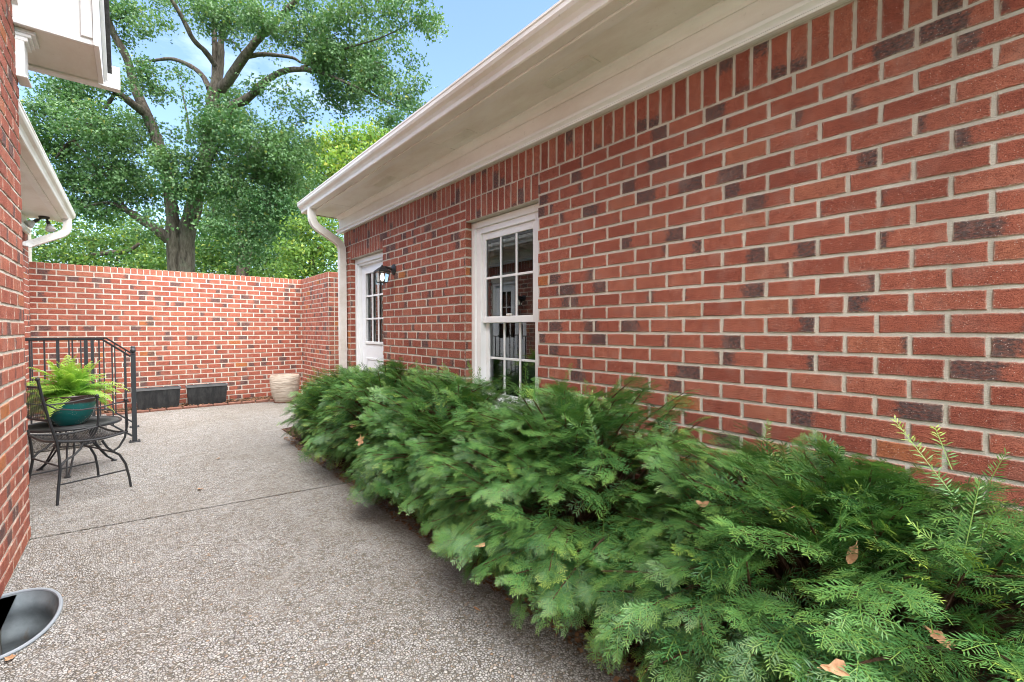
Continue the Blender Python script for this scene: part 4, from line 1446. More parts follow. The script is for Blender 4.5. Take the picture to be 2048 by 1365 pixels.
# ---------------------------------------------------------------- wall lanterns
def lantern(loc, rz, label, lit):
    """carriage lantern; local -x points away from the wall"""
    t = thing("wall_lantern", label, "lantern", loc, rz)
    obj("back_plate", MB().lathe([(0.001, -0.026), (0.022, -0.026), (0.036, -0.020), (0.050, -0.014), (0.058, -0.008), (0.060, 0.0), (0.001, 0.0)], (0, 0, 0), 24, 'x'), M['iron'], t, True, True)
    pts = [(-0.02, 0, 0.0), (-0.06, 0, 0.012), (-0.095, 0, 0.020), (-0.125, 0, 0.010)]
    obj("arm", MB().tube(pts, [0.015, 0.012, 0.012, 0.014], 10), M['iron'], t, True, True)
    cx = -0.135
    zb, zt = -0.150, -0.035
    rb, rt = 0.043, 0.060
    def sq(r, z): return [(cx - r, -r, z), (cx + r, -r, z), (cx + r, r, z), (cx - r, r, z)]
    mb = MB()
    # tiered roof
    rings = [sq(0.068, zt), sq(0.068, zt + 0.008), sq(0.052, zt + 0.022), sq(0.030, zt + 0.044), sq(0.016, zt + 0.052), sq(0.012, zt + 0.060)]
    vs = [p for r_ in rings for p in r_]
    fs = [(3, 2, 1, 0)] + [(q * 4 + i, q * 4 + (i + 1) % 4, q * 4 + 4 + (i + 1) % 4, q * 4 + 4 + i) for q in range(len(rings) - 1) for i in range(4)] + [tuple((len(rings) - 1) * 4 + i for i in range(4))]
    mb.add(vs, fs)
    mb.ball((cx, 0, zt + 0.068), 0.009, 10, 6); mb.tube([(cx, 0, zt + 0.074), (cx, 0, zt + 0.09)], [0.005, 0.001], 8)
    obj("roof", mb, M['iron'], t, False, True)
    mb = MB()
    a, b = sq(rb, zb), sq(rt, zt)
    for i in range(4):
        mb.tube([a[i], b[i]], 0.0042, 6)
        mb.tube([a[i], a[(i + 1) % 4]], 0.0045, 6)
        mb.tube([b[i], b[(i + 1) % 4]], 0.0035, 6)
    mb.add(sq(rb - 0.002, zb + 0.001), [(0, 1, 2, 3)])
    obj("cage", mb, M['iron'], t, False, True)
    for i in range(4):
        j = (i + 1) % 4
        obj("glass_panel", MB().add([a[i], a[j], b[j], b[i]], [(0, 1, 2, 3)]), M['lglass'], t, False, True)
    obj("bulb", MB().lathe([(0.001, zb + 0.012), (0.012, zb + 0.016), (0.024, zb + 0.040), (0.025, zb + 0.060), (0.016, zb + 0.082), (0.013, zb + 0.10)], (cx, 0, 0), 16), M['bulb' if lit else 'bulb_off'], t, True, True)
    return t


lantern((WX - 0.007, 4.71, 1.925), 0.0, "black carriage lantern with glowing bulb on the wall between door and window", True)
lantern((FXW + 0.007, 6.42, 1.85), math.pi, "carriage lantern of the left house, mirrored in the window panes", True)

# twin floodlight under the left eave
fl = thing("floodlight", "twin-bulb bronze floodlight under the left eave beside the downspout", "floodlight", (-0.90, 8.86, LSZ))
obj("canopy", MB().lathe([(0.001, -0.028), (0.048, -0.028), (0.055, -0.018), (0.055, 0.0), (0.001, 0.0)], (0, 0, 0), 24), M['brass'], fl, True, True)
for sx, dx in ((-1, (-0.8, -0.3, -0.75)), (1, (0.25, -0.35, -0.9))):
    d = Vector(dx).normalized()
    p0 = Vector((0.025 * sx, 0, -0.025))
    h = obj("lamp_holder", MB().tube([p0, p0 + d * 0.035, p0 + d * 0.04, p0 + d * 0.10], [0.011, 0.011, 0.021, 0.021], 12), M['brass'], fl, True, True)
    obj("bulb", MB().tube([p0 + d * 0.10, p0 + d * 0.13, p0 + d * 0.165, p0 + d * 0.18], [0.024, 0.042, 0.056, 0.050], 16), M['bulb_off'], fl, True, True)

# ---------------------------------------------------------------- yew shrubs
def shoot_template(L, step, nl, wid, r, young=0.0, radial=False):
    """one yew shoot along +x: flat ranks of needles left and right"""
    V, Q, TP = [], [], []
    n = max(4, int(L / step))
    w = 0.0013
    for a, b in ((0, 0.5), (0.5, 1.0)):
        o = len(V)
        V += [(L * a, -w, 0), (L * a, w, 0), (L * b, w * 0.7, 0), (L * b, -w * 0.7, 0)]
        Q.append((o, o + 1, o + 2, o + 3)); TP += [0.30] * 4
    for i in range(n):
        t = (i + 0.5) / n
        for sg in (-1, 1):
            x = L * (0.03 + 0.97 * t) + r.uniform(-0.2, 0.2) * step
            ang = math.radians(68 - 34 * t ** 2 + r.uniform(-9, 9))
            ln = nl * (0.55 + 0.45 * math.sin(math.pi * min(1, 0.25 + t * 0.72))) * r.uniform(0.85, 1.12)
            lift = r.uniform(0.05, 0.42)
            if radial: lift = r.uniform(-0.9, 1.2)
            dx, dy, dz = math.cos(ang), sg * math.sin(ang), lift
            m = math.sqrt(dx * dx + dy * dy + dz * dz); dx, dy, dz = dx / m, dy / m, dz / m
            px_, py_ = -dy * wid, dx * wid
            o = len(V)
            V += [(x, 0, 0), (x + dx * ln * 0.55 + px_, dy * ln * 0.55 + py_, dz * ln * 0.62), (x + dx * ln, dy * ln, dz * ln * 0.78 - 0.001), (x + dx * ln * 0.55 - px_, dy * ln * 0.55 - py_, dz * ln * 0.62)]
            Q.append((o, o + 1, o + 2, o + 3))
            TP += [young * max(0.0, t - 0.35) * 1.4] * 4
    return np.array(V), np.array(Q), np.array(TP)


def spray_template(seed, step, wid, young):
    """a flat branchlet: main shoot with alternating side shoots"""
    r = random.Random(seed)
    L = r.uniform(0.095, 0.135)
    parts = [(shoot_template(L, step, 0.035, wid, r, young), 0.0, 0.0, 0.0)]
    s = r.choice([-1, 1])
    for q, f in enumerate((0.08, 0.26, 0.46)):
        if r.random() < 0.25: continue
        ls = L * (0.72 - 0.50 * f) * r.uniform(0.85, 1.2)
        parts.append((shoot_template(ls, step, 0.031, wid, r, young), L * f, s * math.radians(r.uniform(32, 50)), r.uniform(-0.22, 0.22)))
        s = -s
    VV, QQ, TT = [], [], []
    off = 0
    for (v, q, t), x0, a, tw in parts:
        ca, sa = math.cos(a), math.sin(a)
        u = np.stack([x0 + v[:, 0] * ca - v[:, 1] * sa, v[:, 0] * sa + v[:, 1] * ca, v[:, 2] + tw * v[:, 0]], 1)
        u[:, 2] -= 2.0 * u[:, 0] ** 2                       # tips droop a little
        VV.append(u); QQ.append(q + off); TT.append(t); off += len(v)
    return np.concatenate(VV), np.concatenate(QQ), np.concatenate(TT)


STEP, WID = (0.0098, 0.0108, 0.0122), (0.0021, 0.0024, 0.0028)
SPRAY = {lod: [spray_template(40 + 7 * lod + i, STEP[lod], WID[lod], (0.1, 0.35, 0.0, 0.9, 0.22)[i]) for i in range(5)] for lod in (0, 1, 2)}


def place(templates, which, P, Dv, Nv, scale, tint):
    """copies of templates at P, axis Dv, face normal Nv -> arrays"""
    VV, QQ, TI, TP, off = [], [], [], [], 0
    Dv = Dv / np.linalg.norm(Dv, axis=1, keepdims=True)
    Yv = np.cross(Nv, Dv); Yv /= np.linalg.norm(Yv, axis=1, keepdims=True) + 1e-9
    Zv = np.cross(Dv, Yv)
    for k, (v, q, t) in enumerate(templates):
        idx = np.where(which == k)[0]
        if len(idx) == 0: continue
        B = np.stack([Dv[idx], Yv[idx], Zv[idx]], 1) * scale[idx][:, None, None]      # (n,3,3)
        W = np.einsum('vk,nkj->nvj', v, B) + P[idx][:, None, :]
        n, m = len(idx), len(v)
        VV.append(W.reshape(-1, 3))
        QQ.append((q[None] + (np.arange(n) * m)[:, None, None] + off).reshape(-1, q.shape[1]))
        TI.append(np.repeat(tint[idx], m) + NR.uniform(-0.08, 0.08, n * m))
        TP.append(np.tile(t, n))
        off += n * m
    return np.concatenate(VV), np.concatenate(QQ), np.clip(np.concatenate(TI), 0, 1), np.concatenate(TP)


def unit(a):
    return a / (np.linalg.norm(a, axis=1, keepdims=True) + 1e-9)


YEWS = []


def yew(label, cy, ay, top, front, nb, lod, seed, leaders=(), young=0.06):
    """nb branches reach the outside of the mound; each carries alternating sprays"""
    r = np.random.default_rng(seed)
    base = np.array([1.90, cy, 0.30])
    t = thing("yew_shrub", label, "shrub", (1.92, cy, 0.01), 0.0, "spreading yew shrubs along the house wall")
    axf, axb, azu, azd, p = front, 0.30, top - 0.30, 0.24, 2.3
    kk = r.uniform(2.0, 6.5, (7, 3)) * r.choice([-1, 1], (7, 3)); ph = r.uniform(0, 6.28, 7)
    u = r.normal(size=(nb * 4, 3)); u[:, 0] -= 0.35
    u = unit(u)
    u = u[(u[:, 2] > -0.5) & (u[:, 0] < 0.75)]
    sel = [0]                                               # keep branch ends apart
    for i in range(1, len(u)):
        if len(sel) >= nb: break
        if np.min(np.linalg.norm(u[sel] - u[i], axis=1)) > 0.95 * math.sqrt(7.0 / nb) * 0.55: sel.append(i)
    u = u[sel]; n = len(u)
    A = np.stack([np.where(u[:, 0] < 0, axf, axb), np.full(n, ay), np.where(u[:, 2] > 0, azu, azd)], 1)
    rad = (np.abs(u / A) ** p).sum(1) ** (-1 / p)
    nrm = unit(np.sign(u) * (np.abs(u / A) ** (p - 1)) / A)
    lump = sum(np.sin(u @ kk[i] + ph[i]) for i in range(7)) / 7.0
    R = rad * (1.0 + 0.26 * lump) * r.uniform(0.87, 1.05, n)
    S = base + u * R[:, None]
    hgt = np.clip((S[:, 2] - 0.12) / (top - 0.12), 0, 1)
    rout = unit(np.stack([u[:, 0], u[:, 1] * 0.8, np.zeros(n)], 1))
    ax = rout * (0.80 + 0.2 * hgt)[:, None]
    ax[:, 2] += -0.62 * (1 - hgt) + 0.42 * hgt
    ax = unit(nrm * 0.35 + ax * 0.8 + r.normal(0, 0.22, (n, 3)))
    Nb = nrm + np.array([0, 0, 0.75]) + r.normal(0, 0.22, (n, 3))
    Nb = unit(Nb - ax * (Nb * ax).sum(1, keepdims=True))
    side = np.cross(Nb, ax)
    PP, DD, NN, TT, WW, SC = [], [], [], [], [], []
    m = 11
    for i in range(n):
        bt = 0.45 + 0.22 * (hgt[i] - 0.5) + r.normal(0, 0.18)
        yg = r.random() < young * 2.2
        for j in range(m):
            f = j / (m - 1)                                  # 0 inside .. 1 tip
            sg = 1 if j % 2 else -1
            off = -0.23 * (1 - f) ** 1.1
            a = 0.0 if j == m - 1 else math.radians(62 - 26 * f + r.normal(0, 9))
            d = ax[i] * math.cos(a) + side[i] * sg * math.sin(a) + r.normal(0, 0.10, 3)
            PP.append(S[i] + ax[i] * off - np.array([0, 0, 0.25]) * off * off * 1.5 + Nb[i] * r.normal(0, 0.012))
            DD.append(d); NN.append(Nb[i] + r.normal(0, 0.22, 3))
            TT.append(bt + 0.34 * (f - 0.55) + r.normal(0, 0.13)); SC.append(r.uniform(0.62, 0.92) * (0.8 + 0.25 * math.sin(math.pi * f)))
            WW.append(3 if (yg and f > 0.6) else r.choice(5, p=[0.36, 0.24, 0.24, 0.02, 0.14]))
    for i in range(n):                                       # older growth deeper in the mound
        for j in range(2):
            PP.append(base + u[i] * R[i] * r.uniform(0.62, 0.86) + r.normal(0, 0.05, 3))
            DD.append(ax[i] + r.normal(0, 0.45, 3)); NN.append(Nb[i] + r.normal(0, 0.3, 3))
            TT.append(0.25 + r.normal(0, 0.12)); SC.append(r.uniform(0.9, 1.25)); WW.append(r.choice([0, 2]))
    P, D, N = np.array(PP), unit(np.array(DD)), unit(np.array(NN))
    which, sc, ti = np.array(WW), np.array(SC), np.clip(np.array(TT), 0, 1)
    out = []
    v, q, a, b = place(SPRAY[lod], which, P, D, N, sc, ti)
    out.append((v, q, a, b)); off = len(v)
    # upright leading shoots with pale young growth
    LD = list(leaders)
    for i in range(16):
        y = cy + r.uniform(-0.8, 0.8) * ay
        x = r.uniform(1.5, 2.1)
        fz = (1 - (abs(y - cy) / ay) ** p - (abs(x - 1.9) / (axf if x < 1.9 else 0.45)) ** p)
        if fz <= 0.05: continue
        z = 0.30 + azu * fz ** (1 / p)
        LD.append(((x, y, z - 0.13), (r.uniform(-0.7, 0.15), r.normal(0, 0.45), r.uniform(0.5, 1.0)), r.uniform(0.14, 0.26), r.uniform(0.1, 0.7)))
    rr = random.Random(seed)
    for (q0, dv, L, yg) in LD:
        tv, tq, tt_ = shoot_template(L, STEP[lod], 0.032, WID[lod], rr, yg, True)
        v, q, a, b = place([(tv, tq, tt_)], np.zeros(1, int), np.array([q0], float), np.array([dv], float), np.array([[-0.6, -0.3, 0.7]]), np.ones(1), np.array([0.6]))
        out.append((v, q + off, a, b)); off += len(v)
    v = np.concatenate([o[0] for o in out]); q = np.concatenate([o[1] for o in out])
    v[:, 0] = np.minimum(v[:, 0], WX - 0.012)
    v[:, 2] = np.maximum(v[:, 2], 0.006)
    lo = np.array([1.92, cy, 0.01])
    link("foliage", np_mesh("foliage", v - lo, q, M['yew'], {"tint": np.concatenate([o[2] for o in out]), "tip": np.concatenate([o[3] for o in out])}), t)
    mb = MB()
    for i in range(n):
        e = Vector(S[i]); b0 = Vector((1.92 + r.uniform(-0.06, 0.06), cy + r.uniform(-0.15, 0.15), 0.01))
        m = e - Vector(ax[i]) * 0.23 - Vector((0, 0, 0.034))
        if m.x > WX - 0.03: m.x = WX - 0.03
        if e.x > WX - 0.02: e.x = WX - 0.02
        e.z = max(e.z, 0.03)
        mb.tube([b0, b0.lerp(m, 0.5) + Vector((0, 0, 0.05)), m, m.lerp(e, 0.6) + Vector((0, 0, 0.004)), e], [0.013, 0.009, 0.006, 0.0035, 0.0018], 5, False)
    obj("stems", mb, M['twig'], t, True)
    YEWS.append((v, q))
    return t


yew("yew shrub at the far end of the row, below the downspout and door", 5.02, 0.76, 0.80, 0.66, 240, 2, 3, (), 0.30)
yew("yew shrub second from the far end, in front of the pier between door and window", 3.95, 0.86, 0.92, 0.72, 265, 1, 4, (), 0.16)
yew("yew shrub below the window, third in the row from either end", 2.82, 0.86, 0.95, 0.76, 290, 1, 5,
    [((2.08, 2.35, 0.86), (-0.1, -0.2, 1.0), 0.18, 0.2)])
yew("yew shrub just right of the window, second nearest of the row", 1.68, 0.88, 0.95, 0.80, 310, 0, 8,
    [((2.05, 1.98, 0.86), (0.1, -0.35, 0.9), 0.20, 0.3), ((2.10, 1.50, 0.80), (0.0, -0.5, 0.8), 0.20, 0.2)])
yew("nearest yew shrub at the lower right with a long pale shoot", 0.42, 1.00, 0.83, 0.82, 370, 0, 6,
    [((1.68, 0.082, 0.655), (0.07, 0.09, 0.10), 0.17, 0.1), ((1.745, 0.149, 0.765), (0.10, 0.17, 0.21), 0.29, 1.0), ((1.79, 0.18, 0.86), (0.10, 0.05, 0.10), 0.15, 0.9),
     ((1.90, 0.75, 0.72), (0.2, -0.1, 0.7), 0.18, 0.4), ((2.0, 0.15, 0.70), (0.1, -0.2, 0.6), 0.2, 0.3)])

# ---------------------------------------------------------------- trees behind the wall
OAK_LIMBS=[
[(1.18,18.58,1.46,0.62),(1.2,18.6,2.56,0.46),(1.23,18.6,3.18,0.42),(1.22,18.63,3.93,0.44),(1.22,18.64,4.41,0.46)],
[(1.08,18.63,4.19,0.27),(1.07,18.65,4.94,0.25),(1.02,18.72,5.62,0.24),(0.89,18.73,6.61,0.22),(0.68,18.81,7.51,0.21),(0.48,18.86,8.14,0.19),(0.19,19.01,9.02,0.17),(-0,18.93,9.83,0.15),(-0.29,18.93,10.42,0.13),(-0.49,18.86,10.99,0.11),(-0.69,18.78,11.72,0.08)],
[(1.41,18.61,4.23,0.34),(1.56,18.51,5.06,0.32),(1.77,18.5,6.05,0.3),(1.97,18.36,7.03,0.28),(2.14,18.39,8.19,0.26),(2.2,18.36,9.03,0.25),(2.32,18.29,9.66,0.22),(2.43,18.35,10.34,0.15),(2.48,18.46,11.11,0.13),(2.6,18.64,11.74,0.11),(2.81,18.74,12.24,0.08),(2.9,18.83,13.19,0.06)],
[(2.27,18.33,9.66,0.13),(2.3,18.47,10.7,0.11),(2.3,18.63,11.47,0.1),(2.3,18.78,12.32,0.08),(2.3,18.94,13.25,0.06)],
[(2.3,18.32,10.15,0.12),(2,18.19,10.45,0.1),(1.66,18.09,10.67,0.09),(1.38,17.95,11.14,0.08),(1.06,17.71,11.5,0.06)],
[(2.13,18.44,9.38,0.13),(1.95,18.87,9.98,0.1),(1.6,19.57,10.51,0.085),(1.18,20.19,10.81,0.07),(0.62,21.05,10.91,0.05),(0.17,21.69,10.99,0.03)],
[(2.4,18.21,9.38,0.2),(2.6,17.92,9.6,0.19),(2.84,17.48,10.04,0.17),(3.07,17.03,10.4,0.15),(3.29,16.6,10.67,0.13),(3.63,15.93,11,0.12),(3.95,15.28,11.31,0.09),(4.29,14.74,11.67,0.07)],
[(2.95,17.39,10.25,0.1),(3.32,17.08,10.35,0.09),(3.73,17,10.47,0.08),(4.35,16.88,10.55,0.06),(4.68,16.86,10.49,0.05),(5.39,16.67,10.7,0.03)],
[(2.19,18.35,8.47,0.2),(2.57,17.79,8.65,0.18),(3.04,17,8.84,0.15),(3.37,16.48,9.2,0.13),(3.73,15.93,9.43,0.11),(4.13,15.33,9.41,0.09),(4.56,14.7,9.2,0.07),(5.12,13.96,8.77,0.045),(5.7,13.33,8.34,0.03),(6.23,12.74,7.91,0.02)],
[(4.13,15.33,9.41,0.06),(4.62,14.67,9.65,0.05),(5.18,13.94,9.84,0.035),(5.78,13.18,9.97,0.025),(6.46,12.5,10.34,0.015)],
[(3.29,16.6,10.67,0.08),(4.01,16.53,11.28,0.06),(4.9,16.19,11.76,0.045),(5.88,15.78,12.18,0.03),(7.01,15.1,12.32,0.02)],
[(0.48,18.86,8.14,0.15),(0.17,18.73,8.32,0.15),(-0.22,18.68,8.56,0.13),(-0.5,18.52,8.68,0.11),(-0.9,18.34,8.86,0.08),(-1.4,18.25,9.11,0.06)],
[(-0.27,18.72,8.62,0.06),(-0.42,18.84,8.3,0.06),(-0.52,18.91,8.08,0.05)],
[(0.95,18.86,4.21,0.2),(0.69,18.83,4.51,0.19),(0.27,18.93,4.8,0.16),(-0.03,18.93,5.01,0.12),(-0.38,18.96,5.19,0.08),(-0.71,18.98,5.16,0.05),(-1.24,19.15,4.92,0.03)],
[(-0.03,18.93,5.01,0.06),(-0.42,19.01,5.61,0.05),(-0.84,19.13,6.32,0.04),(-1.3,19.27,7,0.035),(-1.69,19.45,6.46,0.03)],
[(-0.83,19.15,7.34,0.05),(-1.31,19.41,7.04,0.05),(-1.65,19.55,6.56,0.04)],
[(1.89,18.16,6.68,0.06),(2.13,17.71,6.88,0.06),(2.26,17.35,7.27,0.05),(2.59,16.82,7.51,0.03)],
[(1.94,18.12,6.75,0.07),(2.33,17.53,6.77,0.05),(2.82,16.87,6.8,0.04),(3.43,16.09,6.79,0.03),(3.98,15.36,6.52,0.02)],
[(1.53,19.14,7.64,0.04),(1.58,19.26,8.39,0.035),(1.51,19.46,9.09,0.03),(1.42,19.69,9.79,0.02)],
[(2.56,18.39,11.18,0.05),(2.8,17.93,10.92,0.04),(3.02,17.46,10.31,0.03)],
]
OAK_CLUMPS=[
(-0.18,18.73,11.06,0.70,0.6),(0.34,17.68,10.25,0.50,0.45),(-0.05,19.31,10.51,0.47,0.4),(0.74,17.59,10.49,0.31,0.3),(-1.17,19.06,8.58,0.88,1),(-1.91,20.84,8.92,0.73,0.7),(-2.04,19.24,7.52,0.55,0.7),(-1.4,18.86,7.58,0.86,1),(-0.67,17.75,7.16,0.78,1),(-0.24,18.55,7.06,0.76,1),(-1.13,20.21,7.21,0.94,1),(-1.54,20.45,6.52,0.80,1),(-0.72,18.34,6.01,0.86,1),(-1.28,20.01,5.81,0.92,1),(-0.54,19.82,5.91,0.81,1),(-1.02,19.41,5.07,0.71,1),(-0.02,20.37,6.43,0.78,1),(0.29,19.36,5.69,0.68,0.9),(0.71,17.65,8.58,0.51,0.8),(0.53,19.08,7.69,0.47,0.7),(0.37,17.55,8.98,0.37,0.6),(0.13,21.5,8.97,0.45,0.6),(-1.77,19.93,6.96,0.51,0.8),(1.01,17.9,7.44,0.26,0.5),(1.27,17.36,6.19,0.67,1.1),(1.75,17.45,5.93,0.72,1.1),(1.05,17.24,5.61,0.60,1),(1.94,16.56,6.88,0.69,1),(2.09,16.39,7.74,0.72,1.1),(1.91,17.17,7.57,0.59,1),(2.81,18.69,8.34,0.91,1.1),(2.82,15.23,6.81,0.79,1.1),(3.28,14.85,6.57,0.86,1.1),(4.03,16.8,6.66,0.95,1.1),(3.22,15.92,6.05,0.84,1.1),(4.22,16.25,7.23,0.76,1),(4.14,15.99,5.93,0.75,1),(2.77,16.59,6.58,0.72,1.1),(2.71,19.65,9.76,0.57,1),(2.42,16.2,5.63,0.57,1),(0.71,17.16,6.38,0.37,0.7),(0.95,17.09,6.54,0.37,0.6),(2.39,17.11,11.01,0.76,1.1),(3.06,18.32,12.06,0.68,1),(1.98,17.31,11.26,0.59,0.9),(1.45,18.82,11.89,0.41,0.35),(1.9,19.99,12.13,0.30,0.3),(2.92,15.53,10.74,0.59,0.9),(3.26,15.05,10.21,0.46,0.8),(3.89,15.28,10.4,0.67,0.9),(4.48,15.19,11.05,0.78,0.9),(4.59,14.18,10.03,0.75,0.9),(4.93,14.28,9.65,0.83,1),(5.42,14.6,9.33,0.89,1.1),(5.98,14.97,10.23,0.83,1),(5.08,15.73,10.03,0.69,0.9),(5.62,13.13,8.54,0.62,0.9),(5.69,14.61,8.77,0.64,0.9),(6.4,14.6,10.56,0.59,0.6),(6.69,13.97,10.85,0.57,0.6),(5.81,12.68,8.84,0.55,0.7),(6.01,12.31,7.92,0.48,0.8),(7.18,13.93,8.58,0.45,0.8),(5.78,12.09,7.3,0.35,0.8),(6.24,12.23,8.33,0.27,0.5),(6.57,12.6,9.32,0.25,0.35),(6.47,11.88,10.44,0.48,0.7),(7.14,12.35,10.68,0.38,0.7),(5.97,12.18,10.38,0.50,0.6),(5.35,13.05,10.5,0.57,0.7),(4.87,13.39,10.47,0.57,0.8),(3.54,14.67,8.46,0.43,0.5),(3.93,14.41,8.06,0.25,0.4),(3.96,18.66,11.58,0.38,0.5),(4.17,15.08,7.89,0.29,0.3),(4.08,17.49,9.08,0.29,0.3),(3.26,16.55,8.93,0.40,0.5),(2.87,19.34,5.73,0.83,1),(3.09,16.87,4.92,0.81,1),(3.42,15.55,5.04,0.71,1),(3.28,16.38,4.19,0.77,0.9),(2.14,16.29,4.28,0.50,0.7),(2.66,16.17,3.76,0.58,0.8),(4.11,17.83,4.67,0.67,0.8),(1.92,16.63,4.82,0.45,0.8),(0.54,17.34,4.67,0.43,0.5),(0.16,18.25,4.21,0.39,0.5),(3.92,15.06,7.43,0.38,0.5),(1.31,17.39,8.94,0.38,0.4),(1.18,20.39,10.57,0.44,0.35),(-0.83,17.85,11,0.89,0.8),(0.67,21.18,13.9,1.12,0.7),(2.22,18.25,13.09,1.04,0.9),(4.17,18.53,14.07,1.14,0.9),(5.34,15.42,12.82,1.03,0.8),(6.53,14.06,12.35,0.81,0.7),]
T_YELLOW=[(9,28.03,12,1.36,1),(10.06,27.17,12.49,1.24,1),(11.2,26.22,12.74,1.24,1),(11.85,25.66,12.25,1.24,1),(8.37,27.19,10.06,1.43,1),(9.47,26.28,10.41,1.43,1),(10.48,25.45,10.65,1.43,1),(8.63,26.94,8.75,1.43,1),(9.64,26.11,9.22,1.43,1),(8.49,29.1,11.7,1.13,0.8),(10.92,25.04,9.46,1.43,0.8),(9.98,25.78,8.03,1.43,0.8),]
T_LIME=[(3.92,14.55,4.18,0.50,1),(4.35,14.19,4.31,0.56,1),(4.47,13.82,3.77,0.58,1),(4.06,14.02,3.63,0.61,1.1),(3.71,14.44,3.53,0.52,1),(3.88,14.02,3.07,0.57,1.1),(4.35,13.64,3.13,0.54,1),(3.54,14.44,3.02,0.37,0.9),(4.8,14.07,4.22,0.44,1),(5.04,13.86,3.72,0.51,1),(4.33,13.77,2.72,0.67,1),(3.81,14.2,2.6,0.61,1),]
T_MID=[(3.33,28.74,8.17,1.21,0.9),(4.17,28.04,8.39,1.21,0.9),(5.12,27.9,8.32,1.23,0.9),(3.73,28.36,6.85,1.32,0.8),(4.65,27.58,6.63,1.32,0.8),(5.7,27.37,6.97,1.35,0.8),(6.43,26.12,7.29,1.10,0.8),(3.22,28.09,5.45,1.18,0.9),(4.2,27.26,5.12,1.29,0.9),(5.11,26.49,4.91,1.29,0.9),(6.01,25.73,4.91,1.08,0.9),(2.81,27.75,4.41,0.95,1),(3.62,27.07,4.2,1.05,1),(5.39,25.58,3.99,1.05,1),]
T_LEFT=[(-3.47,31.72,5.18,0.91,1),(-2.7,31.09,5.58,1.11,0.9),(-1.84,30.38,5.78,1.11,0.9),(-1,29.66,5.58,1.11,0.9),(-0.23,29.67,5.48,1.03,0.9),(0.56,29.01,5.37,1.03,0.9),(1.1,28.54,4.96,0.82,0.9),(-2.95,30.61,4.5,0.79,1),(-2.12,29.92,4.6,0.98,1),(-1.22,29.16,4.5,0.98,1),(-0.31,28.4,4.4,0.89,1),(0.51,27.7,4.21,0.89,1),(1.14,29.2,6.2,0.63,0.7),(-3.29,32.92,6.83,0.95,0.6),(-0.22,31.02,6.95,0.97,0.6),]
T_DARK=[(9.49,36.72,11.05,1.56,0.8),(9.83,36.39,9.65,1.71,1),(8.86,37.18,8.87,1.71,1),(7.57,38.3,10.27,1.87,0.8),(5.85,39.65,7.63,2.18,0.9),(3.73,41.47,8.87,1.40,0.8),(1.32,43.44,7.63,1.71,0.8),(-0.69,45.16,8.56,1.71,0.6),(9.5,35.28,7.14,1.81,1),(7.98,36.52,6.23,1.96,1),(6.23,37.96,5.63,1.96,1),(4.05,39.82,6.54,1.66,1),(1.02,42.33,5.78,1.81,0.8),]
LIMB2=[
[(4.07,25.37,3.77,0.2),(4.08,25.41,5.18,0.17),(4.05,25.5,7.19,0.15),(4.04,25.56,8.9,0.11),(3.94,25.68,10.21,0.06)],
[(4.32,25.81,3.83,0.12),(4.75,25.52,6.09,0.11),(5.34,25.1,7.95,0.08),(5.59,24.92,8.97,0.05)],
]
LIMB_L=[
[(-2.37,30.08,2.93,0.2),(-2.28,30.03,3.81,0.16),(-1.74,29.6,4.5,0.12),(-1.36,29.29,4.8,0.1),(-0.45,28.54,4.94,0.11),(-0.08,28.22,4.99,0.09),(0.31,27.91,5.34,0.06)],
[(-0.42,28.51,4.94,0.07),(-0.54,28.46,4.29,0.06),(-0.32,28.12,3.69,0.06)],
[(-1.36,29.29,4.8,0.06),(-2.36,30.25,4.61,0.04),(-3.14,31.02,4.23,0.03)],
]


def smooth_path(pts, sub=4):
    P = [np.array(p, float) for p in pts]
    out = []
    for i in range(len(P) - 1):
        p0, p1, p2, p3 = P[max(i - 1, 0)], P[i], P[i + 1], P[min(i + 2, len(P) - 1)]
        for k in range(sub):
            t = k / sub
            out.append(0.5 * ((2 * p1) + (-p0 + p2) * t + (2 * p0 - 5 * p1 + 4 * p2 - p3) * t * t + (-p0 + 3 * p1 - 3 * p2 + p3) * t ** 3))
    out.append(P[-1])
    return out


def limb(mb, pts, n=12):
    sp = smooth_path(pts)
    q = [Vector(p[:3]) + Vector((RR.uniform(-1, 1), RR.uniform(-1, 1), 0)) * p[3] * 0.10 for p in sp]
    mb.tube(q, [max(0.008, p[3] * RR.uniform(0.92, 1.08)) for p in sp], n)


def leaf_templates(L, W, lobed=False):
    out = []
    for i in range(3):
        r = random.Random(70 + i)
        f = r.uniform(0.2, 0.45)
        a = r.uniform(0.32, 0.48)
        if lobed:
            V = np.array([(0, 0, 0), (L * a * 0.9, -W * 0.62, f * W), (L * 0.58, -W * 0.16, f * W * 0.3), (L, 0, -0.16 * L), (L * 0.62, W * 0.16, f * W * 0.3), (L * a, W * 0.62, f * W)])
            Q = np.array([(0, 1, 2, 3), (3, 4, 5, 0)])
        else:
            V = np.array([(0, 0, 0), (L * a, -W * 0.55, f * W), (L, 0, -0.12 * L), (L * a, W * 0.55, f * W)])
            Q = np.array([(0, 1, 2, 3)])
        out.append((V, Q, np.zeros(len(V))))
    return out


